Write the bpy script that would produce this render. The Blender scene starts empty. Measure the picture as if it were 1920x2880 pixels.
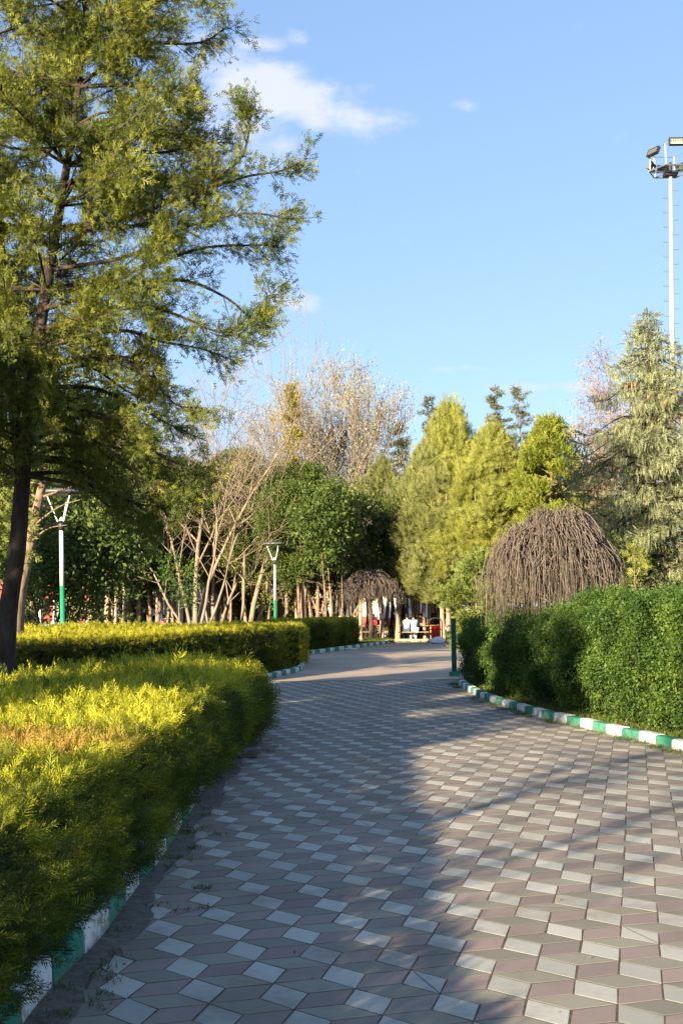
import bpy, bmesh, math, random
import numpy as np
from mathutils import Vector, Matrix, Euler

R = math.radians
C = bpy.context.scene.collection
scene = bpy.context.scene

# ------------------------------------------------------------------ camera
F, Y0, CAMH, ROLL = 3450.0, 1710.0, 1.65, -0.012        # photo pixels (1920 x 2880)
PITCH = math.atan((Y0 - 1440) / F)
cam_d = bpy.data.cameras.new("camera")
cam = bpy.data.objects.new("camera", cam_d)
C.objects.link(cam)
cam_d.sensor_fit = 'VERTICAL'
cam_d.sensor_height = 24.0
cam_d.lens = F / 2880 * 24.0
cam_d.clip_start = 0.1
cam_d.clip_end = 3000
CM = Matrix.Rotation(math.pi / 2 + PITCH, 4, 'X') @ Matrix.Rotation(ROLL, 4, 'Z')
cam.matrix_world = Matrix.Translation((0, 0, CAMH)) @ CM
scene.camera = cam
C3 = CM.to_3x3()

def ray(px, py):
    return C3 @ Vector(((px - 960) / F, -(py - 1440) / F, -1.0))
def gp(px, py, z=0.0):            # ground point seen at a photo pixel
    d = ray(px, py); t = (z - CAMH) / d.z
    return Vector((d.x * t, d.y * t, z))
def at(px, py, Y):                # point at distance Y seen at a photo pixel
    d = ray(px, py); t = Y / d.y
    return Vector((d.x * t, Y, CAMH + d.z * t))

# ------------------------------------------------------------------ light
ELEV = R(13.4)
SX, SY = 0.55, 0.835
n_ = math.hypot(SX, SY); SX /= n_; SY /= n_
sun_d = bpy.data.lights.new("sun", 'SUN')
sun_d.energy = 5.0
sun_d.angle = R(0.55)
sun_d.color = (1.0, 0.83, 0.56)
sun = bpy.data.objects.new("sun", sun_d); C.objects.link(sun)
sun.rotation_euler = Vector((SX * math.cos(ELEV), SY * math.cos(ELEV), -math.sin(ELEV))).to_track_quat('-Z', 'Y').to_euler()
sun.location = (-20, -30, 20)

scene.view_settings.view_transform = 'Standard'
scene.view_settings.look = 'None'
scene.view_settings.exposure = 1.88
scene.view_settings.gamma = 1.0

world = bpy.data.worlds.new("World"); scene.world = world
world.use_nodes = True
wn, wl = world.node_tree.nodes, world.node_tree.links
wn.clear()

def mk_math(nt):
    def M(op, a, b=None, c=None):
        n = nt.nodes.new('ShaderNodeMath'); n.operation = op
        for i, v in enumerate((a, b, c)):
            if v is None: continue
            if isinstance(v, (int, float)): n.inputs[i].default_value = v
            else: nt.links.new(v, n.inputs[i])
        return n.outputs[0]
    return M
WM = mk_math(world.node_tree)
sky = wn.new('ShaderNodeTexSky'); sky.sky_type = 'NISHITA'
sky.sun_disc = False
sky.sun_elevation = ELEV
sky.sun_rotation = math.atan2(-SX, -SY)
sky.air_density = 1.0; sky.dust_density = 0.1; sky.ozone_density = 2.5
tc = wn.new('ShaderNodeTexCoord')
sp = wn.new('ShaderNodeSeparateXYZ'); wl.new(tc.outputs['Generated'], sp.inputs[0])
yy = WM('MAXIMUM', sp.outputs[1], 0.02)
u_ = WM('DIVIDE', sp.outputs[0], yy); v_ = WM('DIVIDE', sp.outputs[2], yy)
cb = wn.new('ShaderNodeCombineXYZ'); wl.new(u_, cb.inputs[0]); wl.new(v_, cb.inputs[1])
def wnoise(scale, det, rough, sy=1.0, off=0.0):
    mp = wn.new('ShaderNodeMapping'); wl.new(cb.outputs[0], mp.inputs[0])
    mp.inputs['Scale'].default_value = (1, sy, 1); mp.inputs['Location'].default_value = (off, off * .7, 0)
    mp.inputs['Rotation'].default_value = (0, 0, R(18))
    n = wn.new('ShaderNodeTexNoise'); n.inputs['Scale'].default_value = scale
    n.inputs['Detail'].default_value = det; n.inputs['Roughness'].default_value = rough
    wl.new(mp.outputs[0], n.inputs['Vector']); return n.outputs[0]
nbig = wnoise(11, 7, .58, 1.7); nfine = wnoise(30, 6, .55, 1.5, 3.1)
# banks of cloud (horizontal tangent, vertical tangent, half-sizes, tilt, density)
banks = [(760, 200, 310, 95, 16, 1.35), (980, 300, 270, 60, 10, 1.05), (650, 350, 260, 110, 0, .9), (560, 230, 190, 150, 0, .85), (745, 72, 120, 34, 2, .9),
         (850, 62, 60, 40, 0, .7), (1040, 210, 60, 30, 20, .6), (1045, 135, 60, 30, 0, .35), (1325, 265, 60, 22, 0, .55),
         (840, 830, 120, 42, 6, .95), (700, 800, 200, 120, 0, .3), (1580, 1090, 260, 26, 0, 1.0), (1290, 1035, 130, 14, 0, .5),
         (1590, 1200, 200, 60, 0, .45), (1290, 1140, 200, 60, 0, .4), (560, 1100, 320, 170, 0, .55)]
acc = None
for (px, py, rx, ry, tilt, s) in banks:
    u0 = (px - 960) / F; v0 = (Y0 - py) / F
    ca, sa = math.cos(R(-tilt)), math.sin(R(-tilt))
    du = WM('SUBTRACT', u_, u0); dv = WM('SUBTRACT', v_, v0)
    a = WM('ADD', WM('MULTIPLY', du, ca * F / rx), WM('MULTIPLY', dv, sa * F / rx))
    b = WM('ADD', WM('MULTIPLY', du, -sa * F / ry), WM('MULTIPLY', dv, ca * F / ry))
    q = WM('ADD', WM('MULTIPLY', a, a), WM('MULTIPLY', b, b))
    g = WM('MULTIPLY', WM('POWER', 2.718, WM('MULTIPLY', q, -1.0)), s)
    acc = g if acc is None else WM('MAXIMUM', acc, g)
nn = WM('ADD', WM('MULTIPLY', nbig, .7), WM('MULTIPLY', nfine, .3))
mask = WM('SUBTRACT', WM('ADD', WM('MULTIPLY', nn, 4.2), WM('MULTIPLY', acc, 1.25)), 2.68)
mr = wn.new('ShaderNodeMapRange'); mr.interpolation_type = 'SMOOTHSTEP'
wl.new(mask, mr.inputs[0]); mr.inputs[1].default_value = -.15; mr.inputs[2].default_value = .95
mr.inputs[3].default_value = 0; mr.inputs[4].default_value = .95
fwd = WM('GREATER_THAN', sp.outputs[1], .05)
cm_ = WM('MULTIPLY', mr.outputs[0], fwd)
tint = wn.new('ShaderNodeMixRGB'); tint.blend_type = 'MULTIPLY'; tint.inputs[0].default_value = 1
gam = wn.new('ShaderNodeGamma'); wl.new(sky.outputs[0], gam.inputs[0]); gam.inputs[1].default_value = .5      # thin bright air flattens the gradient
wl.new(gam.outputs[0], tint.inputs[1]); tint.inputs[2].default_value = (.93, 1.11, 1.42, 1)
cmix = wn.new('ShaderNodeMixRGB'); wl.new(cm_, cmix.inputs[0]); wl.new(tint.outputs[0], cmix.inputs[1])
cmix.inputs[2].default_value = (2.35, 2.5, 3.0, 1)
bg = wn.new('ShaderNodeBackground'); bg.inputs[1].default_value = 0.10
wl.new(cmix.outputs[0], bg.inputs[0])
wo = wn.new('ShaderNodeOutputWorld'); wl.new(bg.outputs[0], wo.inputs[0])

# ------------------------------------------------------------------ object helpers
def tag(o, label=None, cat=None, group=None, kind=None):
    if label: o['label'] = label
    if cat: o['category'] = cat
    if group: o['group'] = group
    if kind: o['kind'] = kind
    return o
def empty(name, loc, label, cat, group=None, rz=0, scale=1):
    o = bpy.data.objects.new(name, None); C.objects.link(o)
    o.location = loc; o.rotation_euler = (0, 0, rz); o.scale = (scale,) * 3
    o.empty_display_size = .3
    return tag(o, label, cat, group)
def link(name, me, mats, parent=None):
    o = bpy.data.objects.new(name, me); C.objects.link(o)
    if not isinstance(mats, (list, tuple)): mats = [mats]
    for m in mats:
        if len(me.materials) < len(mats): me.materials.append(m)
    if parent: o.parent = parent
    return o
KIDS = {}
def dup(root, loc, rz=0.0, scale=1.0, label=None, group=None, cat=None):
    r = root.copy(); C.objects.link(r); r.location = loc; r.rotation_euler = (0, 0, rz)
    r.scale = scale if isinstance(scale, (tuple, list)) else (scale,) * 3
    if label: r['label'] = label
    if group: r['group'] = group
    if cat: r['category'] = cat
    for ch in root.children:
        c = ch.copy(); C.objects.link(c); c.parent = r
        for g in ch.children:
            d = g.copy(); C.objects.link(d); d.parent = c
    return r

def np_mesh(name, V, polys, tint=None, smooth=False, midx=None):
    """polys: list of int arrays (n,k)"""
    me = bpy.data.meshes.new(name)
    V = np.asarray(V, dtype=np.float32).reshape(-1, 3)
    me.vertices.add(len(V)); me.vertices.foreach_set('co', V.ravel())
    polys = [np.asarray(p, dtype=np.int32) for p in polys if len(p)]
    tot = np.concatenate([np.full(len(p), p.shape[1], dtype=np.int32) for p in polys])
    idx = np.concatenate([p.ravel() for p in polys])
    me.loops.add(len(idx)); me.loops.foreach_set('vertex_index', idx)
    st = np.concatenate([[0], np.cumsum(tot)[:-1]]).astype(np.int32)
    me.polygons.add(len(tot)); me.polygons.foreach_set('loop_start', st); me.polygons.foreach_set('loop_total', tot)
    if midx is not None: me.polygons.foreach_set('material_index', np.asarray(midx, dtype=np.int32))
    me.update(calc_edges=True); 
    me.polygons.foreach_set('use_smooth', np.full(len(tot), bool(smooth)))
    if tint is not None:
        a = me.attributes.new('tint', 'FLOAT', 'POINT'); a.data.foreach_set('value', np.asarray(tint, dtype=np.float32))
    return me

class MB:
    """collects simple solids into one mesh"""
    def __init__(s): s.v = []; s.f = []; s.m = []
    def add(s, vs, fs, m=0):
        b = len(s.v); s.v += [tuple(v) for v in vs]; s.f += [tuple(i + b for i in f) for f in fs]; s.m += [m] * len(fs)
    def box(s, c, d, rz=0, m=0, rx=0, ry=0):
        x, y, z = (k / 2 for k in d); M = Euler((rx, ry, rz)).to_matrix(); c = Vector(c)
        vs = [c + M @ Vector((a * x, b * y, e * z)) for a in (-1, 1) for b in (-1, 1) for e in (-1, 1)]
        s.add(vs, [(0, 1, 3, 2), (4, 6, 7, 5), (0, 4, 5, 1), (2, 3, 7, 6), (0, 2, 6, 4), (1, 5, 7, 3)], m)
    def tube(s, pts, rad, n=8, m=0, caps=True):
        pts = [Vector(p) for p in pts]
        if not isinstance(rad, (list, tuple)): rad = [rad] * len(pts)
        rings = []
        up = Vector((.31, .17, .93))
        for i, p in enumerate(pts):
            t = (pts[min(i + 1, len(pts) - 1)] - pts[max(i - 1, 0)]).normalized()
            a = t.cross(up)
            if a.length < 1e-3: a = t.cross(Vector((1, 0, 0)))
            a.normalize(); b = t.cross(a)
            rings.append([p + (a * math.cos(k * 2 * math.pi / n) + b * math.sin(k * 2 * math.pi / n)) * rad[i] for k in range(n)])
        vs = [v for r in rings for v in r]; fs = []
        for i in range(len(pts) - 1):
            for k in range(n):
                fs.append((i * n + k, i * n + (k + 1) % n, (i + 1) * n + (k + 1) % n, (i + 1) * n + k))
        if caps:
            fs.append(tuple(range(n))[::-1]); fs.append(tuple((len(pts) - 1) * n + k for k in range(n)))
        s.add(vs, fs, m)
    def lathe(s, prof, c=(0, 0, 0), n=24, m=0):
        c = Vector(c); vs = []; fs = []
        for (r, z) in prof:
            vs += [c + Vector((r * math.cos(k * 2 * math.pi / n), r * math.sin(k * 2 * math.pi / n), z)) for k in range(n)]
        for i in range(len(prof) - 1):
            for k in range(n):
                fs.append((i * n + k, i * n + (k + 1) % n, (i + 1) * n + (k + 1) % n, (i + 1) * n + k))
        fs.append(tuple(range(n))[::-1]); fs.append(tuple((len(prof) - 1) * n + k for k in range(n)))
        s.add(vs, fs, m)
    def build(s, name, mats, parent=None, smooth=False, bevel=0):
        me = bpy.data.meshes.new(name); me.from_pydata(s.v, [], s.f); me.update()
        me.polygons.foreach_set('material_index', s.m)
        if smooth: me.polygons.foreach_set('use_smooth', [True] * len(s.f))
        o = link(name, me, mats, parent)
        if bevel:
            b = o.modifiers.new('bevel', 'BEVEL'); b.width = bevel; b.segments = 2; b.limit_method = 'ANGLE'
        return o

# ------------------------------------------------------------------ materials
def mat(name):
    m = bpy.data.materials.new(name); m.use_nodes = True
    nt = m.node_tree; nt.nodes.clear()
    out = nt.nodes.new('ShaderNodeOutputMaterial')
    return m, nt, out
def ramp(nt, fac, stops):
    r = nt.nodes.new('ShaderNodeValToRGB'); nt.links.new(fac, r.inputs[0])
    el = r.color_ramp.elements
    while len(el) < len(stops): el.new(.5)
    for e, (p, c) in zip(el, stops): e.position = p; e.color = (*c, 1)
    return r.outputs[0]
def noise(nt, scale, det=4, rough=.55, coord='Object', sc=(1, 1, 1)):
    t = nt.nodes.new('ShaderNodeTexCoord'); mp = nt.nodes.new('ShaderNodeMapping')
    nt.links.new(t.outputs[coord], mp.inputs[0]); mp.inputs['Scale'].default_value = sc
    n = nt.nodes.new('ShaderNodeTexNoise'); n.inputs['Scale'].default_value = scale
    n.inputs['Detail'].default_value = det; n.inputs['Roughness'].default_value = rough
    nt.links.new(mp.outputs[0], n.inputs['Vector']); return n.outputs[0]
def attr(nt, name='tint'):
    a = nt.nodes.new('ShaderNodeAttribute'); a.attribute_name = name; return a.outputs['Fac']
def bump(nt, h, strength=.4, dist=.02):
    b = nt.nodes.new('ShaderNodeBump'); b.inputs['Strength'].default_value = strength
    b.inputs['Distance'].default_value = dist; nt.links.new(h, b.inputs['Height']); return b.outputs[0]
def mixc(nt, f, a, b, mode='MIX'):
    m = nt.nodes.new('ShaderNodeMixRGB'); m.blend_type = mode
    for i, v in enumerate((f, a, b)):
        if isinstance(v, (int, float)): m.inputs[i].default_value = v
        elif isinstance(v, tuple): m.inputs[i].default_value = (*v, 1)
        else: nt.links.new(v, m.inputs[i])
    return m.outputs[0]
def prin(nt, out, col, rough=.8, spec=.3, metal=0, normal=None):
    p = nt.nodes.new('ShaderNodeBsdfPrincipled')
    if isinstance(col, tuple): p.inputs['Base Color'].default_value = (*col, 1)
    else: nt.links.new(col, p.inputs['Base Color'])
    p.inputs['Roughness'].default_value = rough; p.inputs['Metallic'].default_value = metal
    p.inputs['Specular IOR Level'].default_value = spec
    if normal: nt.links.new(normal, p.inputs['Normal'])
    if out: nt.links.new(p.outputs[0], out.inputs[0])
    return p
def foliage(name, stops, trans=.35, big=1.2, rough=.55, spec=.25, patch=None, nz=.5):
    m, nt, out = mat(name)
    f = mk_math(nt)('ADD', mk_math(nt)('MULTIPLY', attr(nt), .62), mk_math(nt)('ADD', mk_math(nt)('MULTIPLY', mk_math(nt)('SUBTRACT', noise(nt, big, 3), .5), nz), .19))
    col = ramp(nt, f, stops)
    if patch:
        MM = mk_math(nt)
        t = nt.nodes.new('ShaderNodeTexCoord'); s = nt.nodes.new('ShaderNodeSeparateXYZ'); nt.links.new(t.outputs['Object'], s.inputs[0])
        (cx, cy, rx, ry, zmin, c) = patch
        a = MM('DIVIDE', MM('SUBTRACT', s.outputs[0], cx), rx); b = MM('DIVIDE', MM('SUBTRACT', s.outputs[1], cy), ry)
        g = MM('POWER', 2.718, MM('MULTIPLY', MM('ADD', MM('MULTIPLY', a, a), MM('MULTIPLY', b, b)), -1))
        g = MM('MULTIPLY', MM('MULTIPLY', g, MM('GREATER_THAN', s.outputs[2], zmin)), MM('MULTIPLY', MM('ADD', noise(nt, 3.5, 5, .7), MM('MULTIPLY', attr(nt), .35)), 1.75))
        g = MM('SMOOTH_MIN', MM('MULTIPLY', MM('MAXIMUM', MM('SUBTRACT', g, .5), 0), 2.2), .75, .1)
        col = mixc(nt, g, col, c)
    d = prin(nt, None, col, rough, spec)
    tr = nt.nodes.new('ShaderNodeBsdfTranslucent'); nt.links.new(mixc(nt, 1.0, col, (1.0, 1.0, .6), 'MULTIPLY'), tr.inputs[0])
    mx = nt.nodes.new('ShaderNodeMixShader'); mx.inputs[0].default_value = trans
    nt.links.new(d.outputs[0], mx.inputs[1]); nt.links.new(tr.outputs[0], mx.inputs[2]); nt.links.new(mx.outputs[0], out.inputs[0])
    return m
def bark(name, c1, c2, scale=9, sc=(1, 1, .25), b=.6):
    m, nt, out = mat(name)
    n = noise(nt, scale, 6, .65, 'Object', sc)
    prin(nt, out, ramp(nt, n, [(.3, c1), (.7, c2)]), .9, .15, 0, bump(nt, n, b, .03)); return m
def plain(name, col, rough=.5, spec=.4, metal=0, var=.12, scale=6):
    m, nt, out = mat(name)
    n = noise(nt, scale, 4)
    lo = tuple(max(0, c * (1 - var * 2)) for c in col); hi = tuple(min(1, c * (1 + var)) for c in col)
    prin(nt, out, ramp(nt, n, [(.3, lo), (.65, hi)]), rough, spec, metal); return m

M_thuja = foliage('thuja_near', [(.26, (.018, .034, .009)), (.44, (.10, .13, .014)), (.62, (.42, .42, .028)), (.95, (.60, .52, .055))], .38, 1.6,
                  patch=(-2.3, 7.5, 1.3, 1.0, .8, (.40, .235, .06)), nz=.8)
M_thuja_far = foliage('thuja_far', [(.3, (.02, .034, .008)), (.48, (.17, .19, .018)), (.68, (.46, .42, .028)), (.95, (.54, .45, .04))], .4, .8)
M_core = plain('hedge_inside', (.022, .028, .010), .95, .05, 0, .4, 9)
M_privet = foliage('privet_leaves', [(.1, (.020, .045, .010)), (.5, (.050, .105, .018)), (.8, (.11, .18, .03)), (1, (.20, .25, .04))], .35, 1.7, nz=1.3)
M_jun = foliage('juniper_leaves', [(.1, (.030, .052, .018)), (.42, (.085, .118, .026)), (.68, (.24, .25, .035)), (.95, (.50, .44, .045))], .38, .55)
M_yel = foliage('yellow_cypress', [(.1, (.13, .15, .04)), (.5, (.28, .30, .07)), (.95, (.46, .44, .11))], .45, .35)
M_yel2 = foliage('olive_cypress', [(.1, (.11, .13, .05)), (.5, (.24, .26, .09)), (.95, (.40, .39, .15))], .45, .35)
M_pine = foliage('pine_tufts', [(.1, (.08, .12, .022)), (.5, (.20, .24, .038)), (.95, (.38, .37, .06))], .4, .5)
M_dark = foliage('dark_leaves', [(.1, (.024, .045, .012)), (.5, (.065, .105, .022)), (.95, (.16, .20, .045))], .3, .5)
M_mid = foliage('mid_leaves', [(.1, (.07, .095, .025)), (.5, (.16, .20, .045)), (.95, (.29, .32, .09))], .35, .5)
M_spire = foliage('cedar_needles', [(.1, (.06, .08, .05)), (.5, (.13, .15, .08)), (.95, (.24, .24, .12))], .25, .5)
M_gold = foliage('gold_needles', [(.1, (.16, .14, .03)), (.5, (.30, .26, .05)), (.95, (.42, .36, .09))], .35, .5)
M_blue = foliage('spruce_needles', [(.1, (.09, .11, .06)), (.5, (.24, .265, .14)), (.95, (.42, .43, .25))], .3, .9)
M_catkin = foliage('catkins', [(.1, (.20, .18, .10)), (.6, (.32, .30, .17)), (.95, (.42, .40, .24))], .3, .6)
M_birch = foliage('birch_twigs', [(.1, (.24, .15, .09)), (.6, (.36, .24, .15)), (.95, (.42, .34, .20))], .3, .6)
M_grass = foliage('grass_blades', [(.1, (.035, .06, .01)), (.5, (.08, .12, .02)), (.95, (.2, .19, .06))], .35, 1)
M_bark = bark('bark_brown', (.10, .070, .048), (.30, .22, .16))
M_bark_lt = bark('bark_pale', (.20, .145, .10), (.46, .36, .27), 7)
M_bark_black = bark('bark_black', (.014, .011, .009), (.085, .064, .05), 8, (1, 1, .3), 1.0)
M_bark_dk = bark('bark_dark', (.035, .026, .02), (.11, .085, .065), 10)
M_bare = bark('bare_branch', (.16, .125, .09), (.31, .245, .185), 5)
M_weep = bark('weeping_twig', (.055, .045, .042), (.20, .16, .135), 9, (1, 1, .5), .2)
M_white = plain('white_paint', (.72, .72, .70), .45, .4, 0, .06)
M_green = plain('green_paint', (.015, .24, .12), .45, .4, 0, .12)
M_dgreen = plain('dark_green_paint', (.012, .085, .055), .5, .4, 0, .15)
M_grey = plain('grey_metal', (.20, .215, .22), .4, .5, .4, .08)
M_dgrey = plain('dark_metal', (.035, .037, .04), .5, .4, .2, .1)
M_wood = plain('picnic_wood', (.30, .215, .125), .8, .2, 0, .2, 5)
M_red = plain('red_paint', (.55, .025, .02), .45, .4, 0, .12)
M_orange = plain('orange_plastic', (.80, .16, .02), .45, .4, 0, .05)
M_skin = plain('skin', (.52, .33, .24), .6, .3, 0, .05)
M_hair = plain('hair', (.025, .017, .012), .7, .3, 0, .2)

def kerb_mat(name, base, under=(.33, .31, .27)):
    m, nt, out = mat(name)
    n = noise(nt, 14, 6, .7); n2 = noise(nt, 3, 4)
    MM = mk_math(nt)
    w = MM('SUBTRACT', MM('ADD', MM('MULTIPLY', n, .8), MM('MULTIPLY', n2, .5)), .68)
    w = MM('MINIMUM', MM('MAXIMUM', MM('MULTIPLY', MM('ADD', w, .06), 8), 0), .8)
    t = nt.nodes.new('ShaderNodeTexCoord'); s = nt.nodes.new('ShaderNodeSeparateXYZ'); nt.links.new(t.outputs['Object'], s.inputs[0])
    dirt = MM('MAXIMUM', MM('MULTIPLY', MM('SUBTRACT', .07, s.outputs[2]), 18), 0)
    dirt = MM('MINIMUM', MM('MULTIPLY', dirt, n), .7)
    col = mixc(nt, dirt, mixc(nt, w, base, under), (.13, .10, .07))
    prin(nt, out, col, .85, .2, 0, bump(nt, n, .5, .01)); return m
M_kw = kerb_mat('kerb_white', (.74, .73, .70))
M_kg = kerb_mat('kerb_green', (.03, .20, .125), (.10, .26, .19))
M_kold = kerb_mat('kerb_worn', (.36, .31, .18), (.30, .27, .21))
M_kold2 = kerb_mat('kerb_worn_grey', (.25, .25, .17), (.32, .29, .24))
M_conc = kerb_mat('raw_concrete', (.19, .17, .15), (.12, .11, .10))

# paving tiles
def tile_mat(name, c1, c2, rough=.85):
    m, nt, out = mat(name)
    a = attr(nt); n = noise(nt, 160, 3, .7); n2 = noise(nt, 1.3, 5, .6); n3 = noise(nt, 22, 4, .6)
    MM = mk_math(nt)
    f = MM('ADD', MM('MULTIPLY', a, .6), MM('ADD', MM('MULTIPLY', n, .30), MM('MULTIPLY', n3, .3)))
    col = ramp(nt, f, [(.25, c1), (.8, c2)])
    st = MM('MINIMUM', MM('MAXIMUM', MM('MULTIPLY', MM('SUBTRACT', MM('ADD', MM('MULTIPLY', n2, .75), MM('MULTIPLY', n3, .25)), .47), 3.2), 0), .6)
    col = mixc(nt, st, col, (.16, .13, .10))
    prin(nt, out, col, rough, .25, 0, bump(nt, n, .35, .004)); return m
M_tw = tile_mat('tile_white', (.31, .305, .27), (.46, .445, .395))
M_tg = tile_mat('tile_grey', (.185, .175, .145), (.27, .25, .20))
M_tp = tile_mat('tile_pink', (.20, .16, .145), (.28, .22, .195))
m_, nt_, out_ = mat('joint_dirt')
n_a = noise(nt_, 45, 5, .7); n_b = noise(nt_, .9, 4)
jc = mixc(nt_, mk_math(nt_)('GREATER_THAN', mk_math(nt_)('ADD', mk_math(nt_)('MULTIPLY', n_a, .4), mk_math(nt_)('MULTIPLY', n_b, .8)), .72), ramp(nt_, n_a, [(.3, (.06, .05, .038)), (.7, (.17, .14, .10))]), (.08, .09, .03))
prin(nt_, out_, jc, .95, .1, 0, bump(nt_, n_a, .8, .02)); M_joint = m_

m_, nt_, out_ = mat('plaza_blocks')
tcn = nt_.nodes.new('ShaderNodeTexCoord'); bt = nt_.nodes.new('ShaderNodeTexBrick')
nt_.links.new(tcn.outputs['Object'], bt.inputs['Vector']); bt.inputs['Scale'].default_value = 4.0
bt.inputs['Color1'].default_value = (.43, .31, .25, 1); bt.inputs['Color2'].default_value = (.50, .39, .31, 1); bt.inputs['Mortar'].default_value = (.20, .16, .12, 1)
bt.inputs['Mortar Size'].default_value = .025
nb = noise(nt_, .35, 5, .6, 'Object', (.35, 1.4, 1)); nb2 = noise(nt_, 30, 3)
pc = mixc(nt_, mk_math(nt_)('MINIMUM', mk_math(nt_)('MAXIMUM', mk_math(nt_)('MULTIPLY', mk_math(nt_)('SUBTRACT', nb, .42), 3.2), 0), .8), bt.outputs[0], (.54, .46, .36))
pc = mixc(nt_, .35, pc, ramp(nt_, nb2, [(.3, (.22, .17, .14)), (.7, (.50, .41, .33))]))
prin(nt_, out_, pc, .9, .2, 0, bump(nt_, bt.outputs[1], .3, .01)); M_plaza = m_

def soil_mat(name, a, b, g, gb=.5):
    m, nt, out = mat(name)
    n = noise(nt, 6, 8, .7); n2 = noise(nt, .22, 4, .6); n3 = noise(nt, 40, 3, .6)
    col = ramp(nt, n, [(.3, a), (.7, b)])
    MM = mk_math(nt)
    f = MM('MINIMUM', MM('MAXIMUM', MM('MULTIPLY', MM('SUBTRACT', MM('ADD', n2, MM('MULTIPLY', n3, .3)), gb + .12), 5), 0), 1)
    prin(nt, out, mixc(nt, f, col, g), .95, .1, 0, bump(nt, n, .7, .05)); return m
M_soil = soil_mat('park_soil', (.13, .10, .06), (.33, .27, .17), (.10, .12, .03), .5)
M_bed = soil_mat('bed_soil', (.05, .038, .022), (.13, .10, .06), (.05, .075, .02), .5)

# ------------------------------------------------------------------ ground, paths
def sheet(name, pts, z, m, kind='structure', sub=None):
    me = bpy.data.meshes.new(name); me.from_pydata([(p[0], p[1], z) for p in pts], [], [tuple(range(len(pts)))]); me.update()
    o = link(name, me, m); o['kind'] = kind; return o
sheet('ground', [(-900, -60), (900, -60), (900, 1500), (-900, 1500)], 0.0, M_soil)
sheet('path_bed', [(-9, -3), (9, -3), (9, 28.2), (-9, 28.2)], 0.0118, M_joint)
sheet('plaza', [(-11, 28.0), (14, 28.0), (14, 57.6), (-11, 57.6)], 0.0135, M_plaza)
sheet('road', [(-60, 78), (30, 78), (30, 92), (-60, 92)], 0.010, plain('asphalt', (.06, .06, .065), .85, .2))

def inside(x, y, poly):
    c = False; n = len(poly); j = n - 1
    for i in range(n):
        xi, yi = poly[i][:2]; xj, yj = poly[j][:2]
        if (yi > y) != (yj > y) and x < (xj - xi) * (y - yi) / (yj - yi) + xi: c = not c
        j = i
    return c
def catmull(pts, n=8):
    pts = [Vector((p[0], p[1], 0)) for p in pts]; out = []
    P = [2 * pts[0] - pts[1]] + pts + [2 * pts[-1] - pts[-2]]
    for i in range(1, len(P) - 2):
        a, b, c, d = P[i - 1:i + 3]
        for k in range(n):
            t = k / n
            out.append(.5 * ((2 * b) + (c - a) * t + (2 * a - 5 * b + 4 * c - d) * t * t + (3 * b - a - 3 * c + d) * t ** 3))
    out.append(pts[-1]); return out

# kerb lines (front foot of each kerb)
KR_px = [(1284, 1922), (1290, 1930), (1321, 1951), (1362, 1972), (1415, 1990), (1468, 2006), (1529, 2025), (1611, 2043), (1700, 2066), (1815, 2092), (1920, 2119)]
KR = [gp(*p) for p in KR_px]
d_ = (KR[-1] - KR[-3]).normalized()
KR += [KR[-1] + d_ * 2, KR[-1] + d_ * 5]
KL = [Vector((-1.30, 1.0, 0)), Vector((-1.27, 4.0, 0)), gp(122, 2820), gp(294, 2631), gp(407, 2481), gp(481, 2380), gp(533, 2300), gp(575, 2226), gp(640, 2138), Vector((-1.24, 14.6, 0)), Vector((-1.35, 16.0, 0)), Vector((-1.75, 17.3, 0)), Vector((-2.6, 18.3, 0)), Vector((-3.6, 18.6, 0))]
K2 = [gp(560, 1975), gp(650, 1937), gp(735, 1918), gp(799, 1902), gp(838, 1892), gp(853, 1884), gp(858, 1876), gp(852, 1868)]
K3 = [gp(858, 1848), gp(881, 1841), gp(925, 1835), gp(985, 1827), gp(1040, 1819), gp(1085, 1812), gp(1096, 1809), gp(1088, 1806)]

def kerb(name, pts, side, mats, w=.14, h=.13, seg=.5, seed=0, smooth=8, start=0):
    """side=+1: body lies to the left of travel"""
    rng = random.Random(seed)
    c = catmull(pts, smooth); s = [0]
    for a, b in zip(c, c[1:]): s.append(s[-1] + (b - a).length)
    def P(t):
        t = min(max(t, 0), s[-1])
        for i in range(len(s) - 1):
            if s[i + 1] >= t: 
                k = (t - s[i]) / max(1e-6, s[i + 1] - s[i]); return c[i].lerp(c[i + 1], k)
        return c[-1]
    mb = MB(); n = int(s[-1] / seg)
    for i in range(n):
        t0, t1 = i * seg + .006, (i + 1) * seg - .006
        hh = h + rng.uniform(-.006, .006); off = rng.uniform(-.008, .008)
        vs = []; K = 3
        for k in range(K + 1):
            p = P(t0 + (t1 - t0) * k / K); q = P(t0 + (t1 - t0) * k / K + .02); q0 = P(t0 + (t1 - t0) * k / K - .02)
            t = (q - q0).normalized(); nrm = Vector((-t.y, t.x, 0)) * side
            p = p + nrm * off
            e = .02
            for (a, z) in ((0, -.02), (0.006, hh - .028), (e * .5, hh - .008), (e + .01, hh), (w - e, hh), (w, hh - .02), (w, -.02)):
                vs.append(p + nrm * a + Vector((0, 0, z)))
        fs = []
        for k in range(K):
            for j in range(6):
                a = k * 7 + j; f = (a, a + 1, a + 8, a + 7); fs.append(f if side > 0 else f[::-1])
        fs.append(tuple(range(7))[::-1] if side > 0 else tuple(range(7))); e_ = tuple(K * 7 + j for j in range(7)); fs.append(e_ if side > 0 else e_[::-1])
        mb.add(vs, fs, (i + start) % len(mats))
    o = mb.build(name, mats); o['kind'] = 'structure'; return o
kerb('kerb_right', KR, 1, [M_kw, M_kg], seed=1, seg=.455)
kerb('kerb_left', KL, 1, [M_kw, M_kg], seed=2, h=.15)
kerb('kerb_middle', K2, 1, [M_kg, M_kw], seed=3, h=.14)
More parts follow.
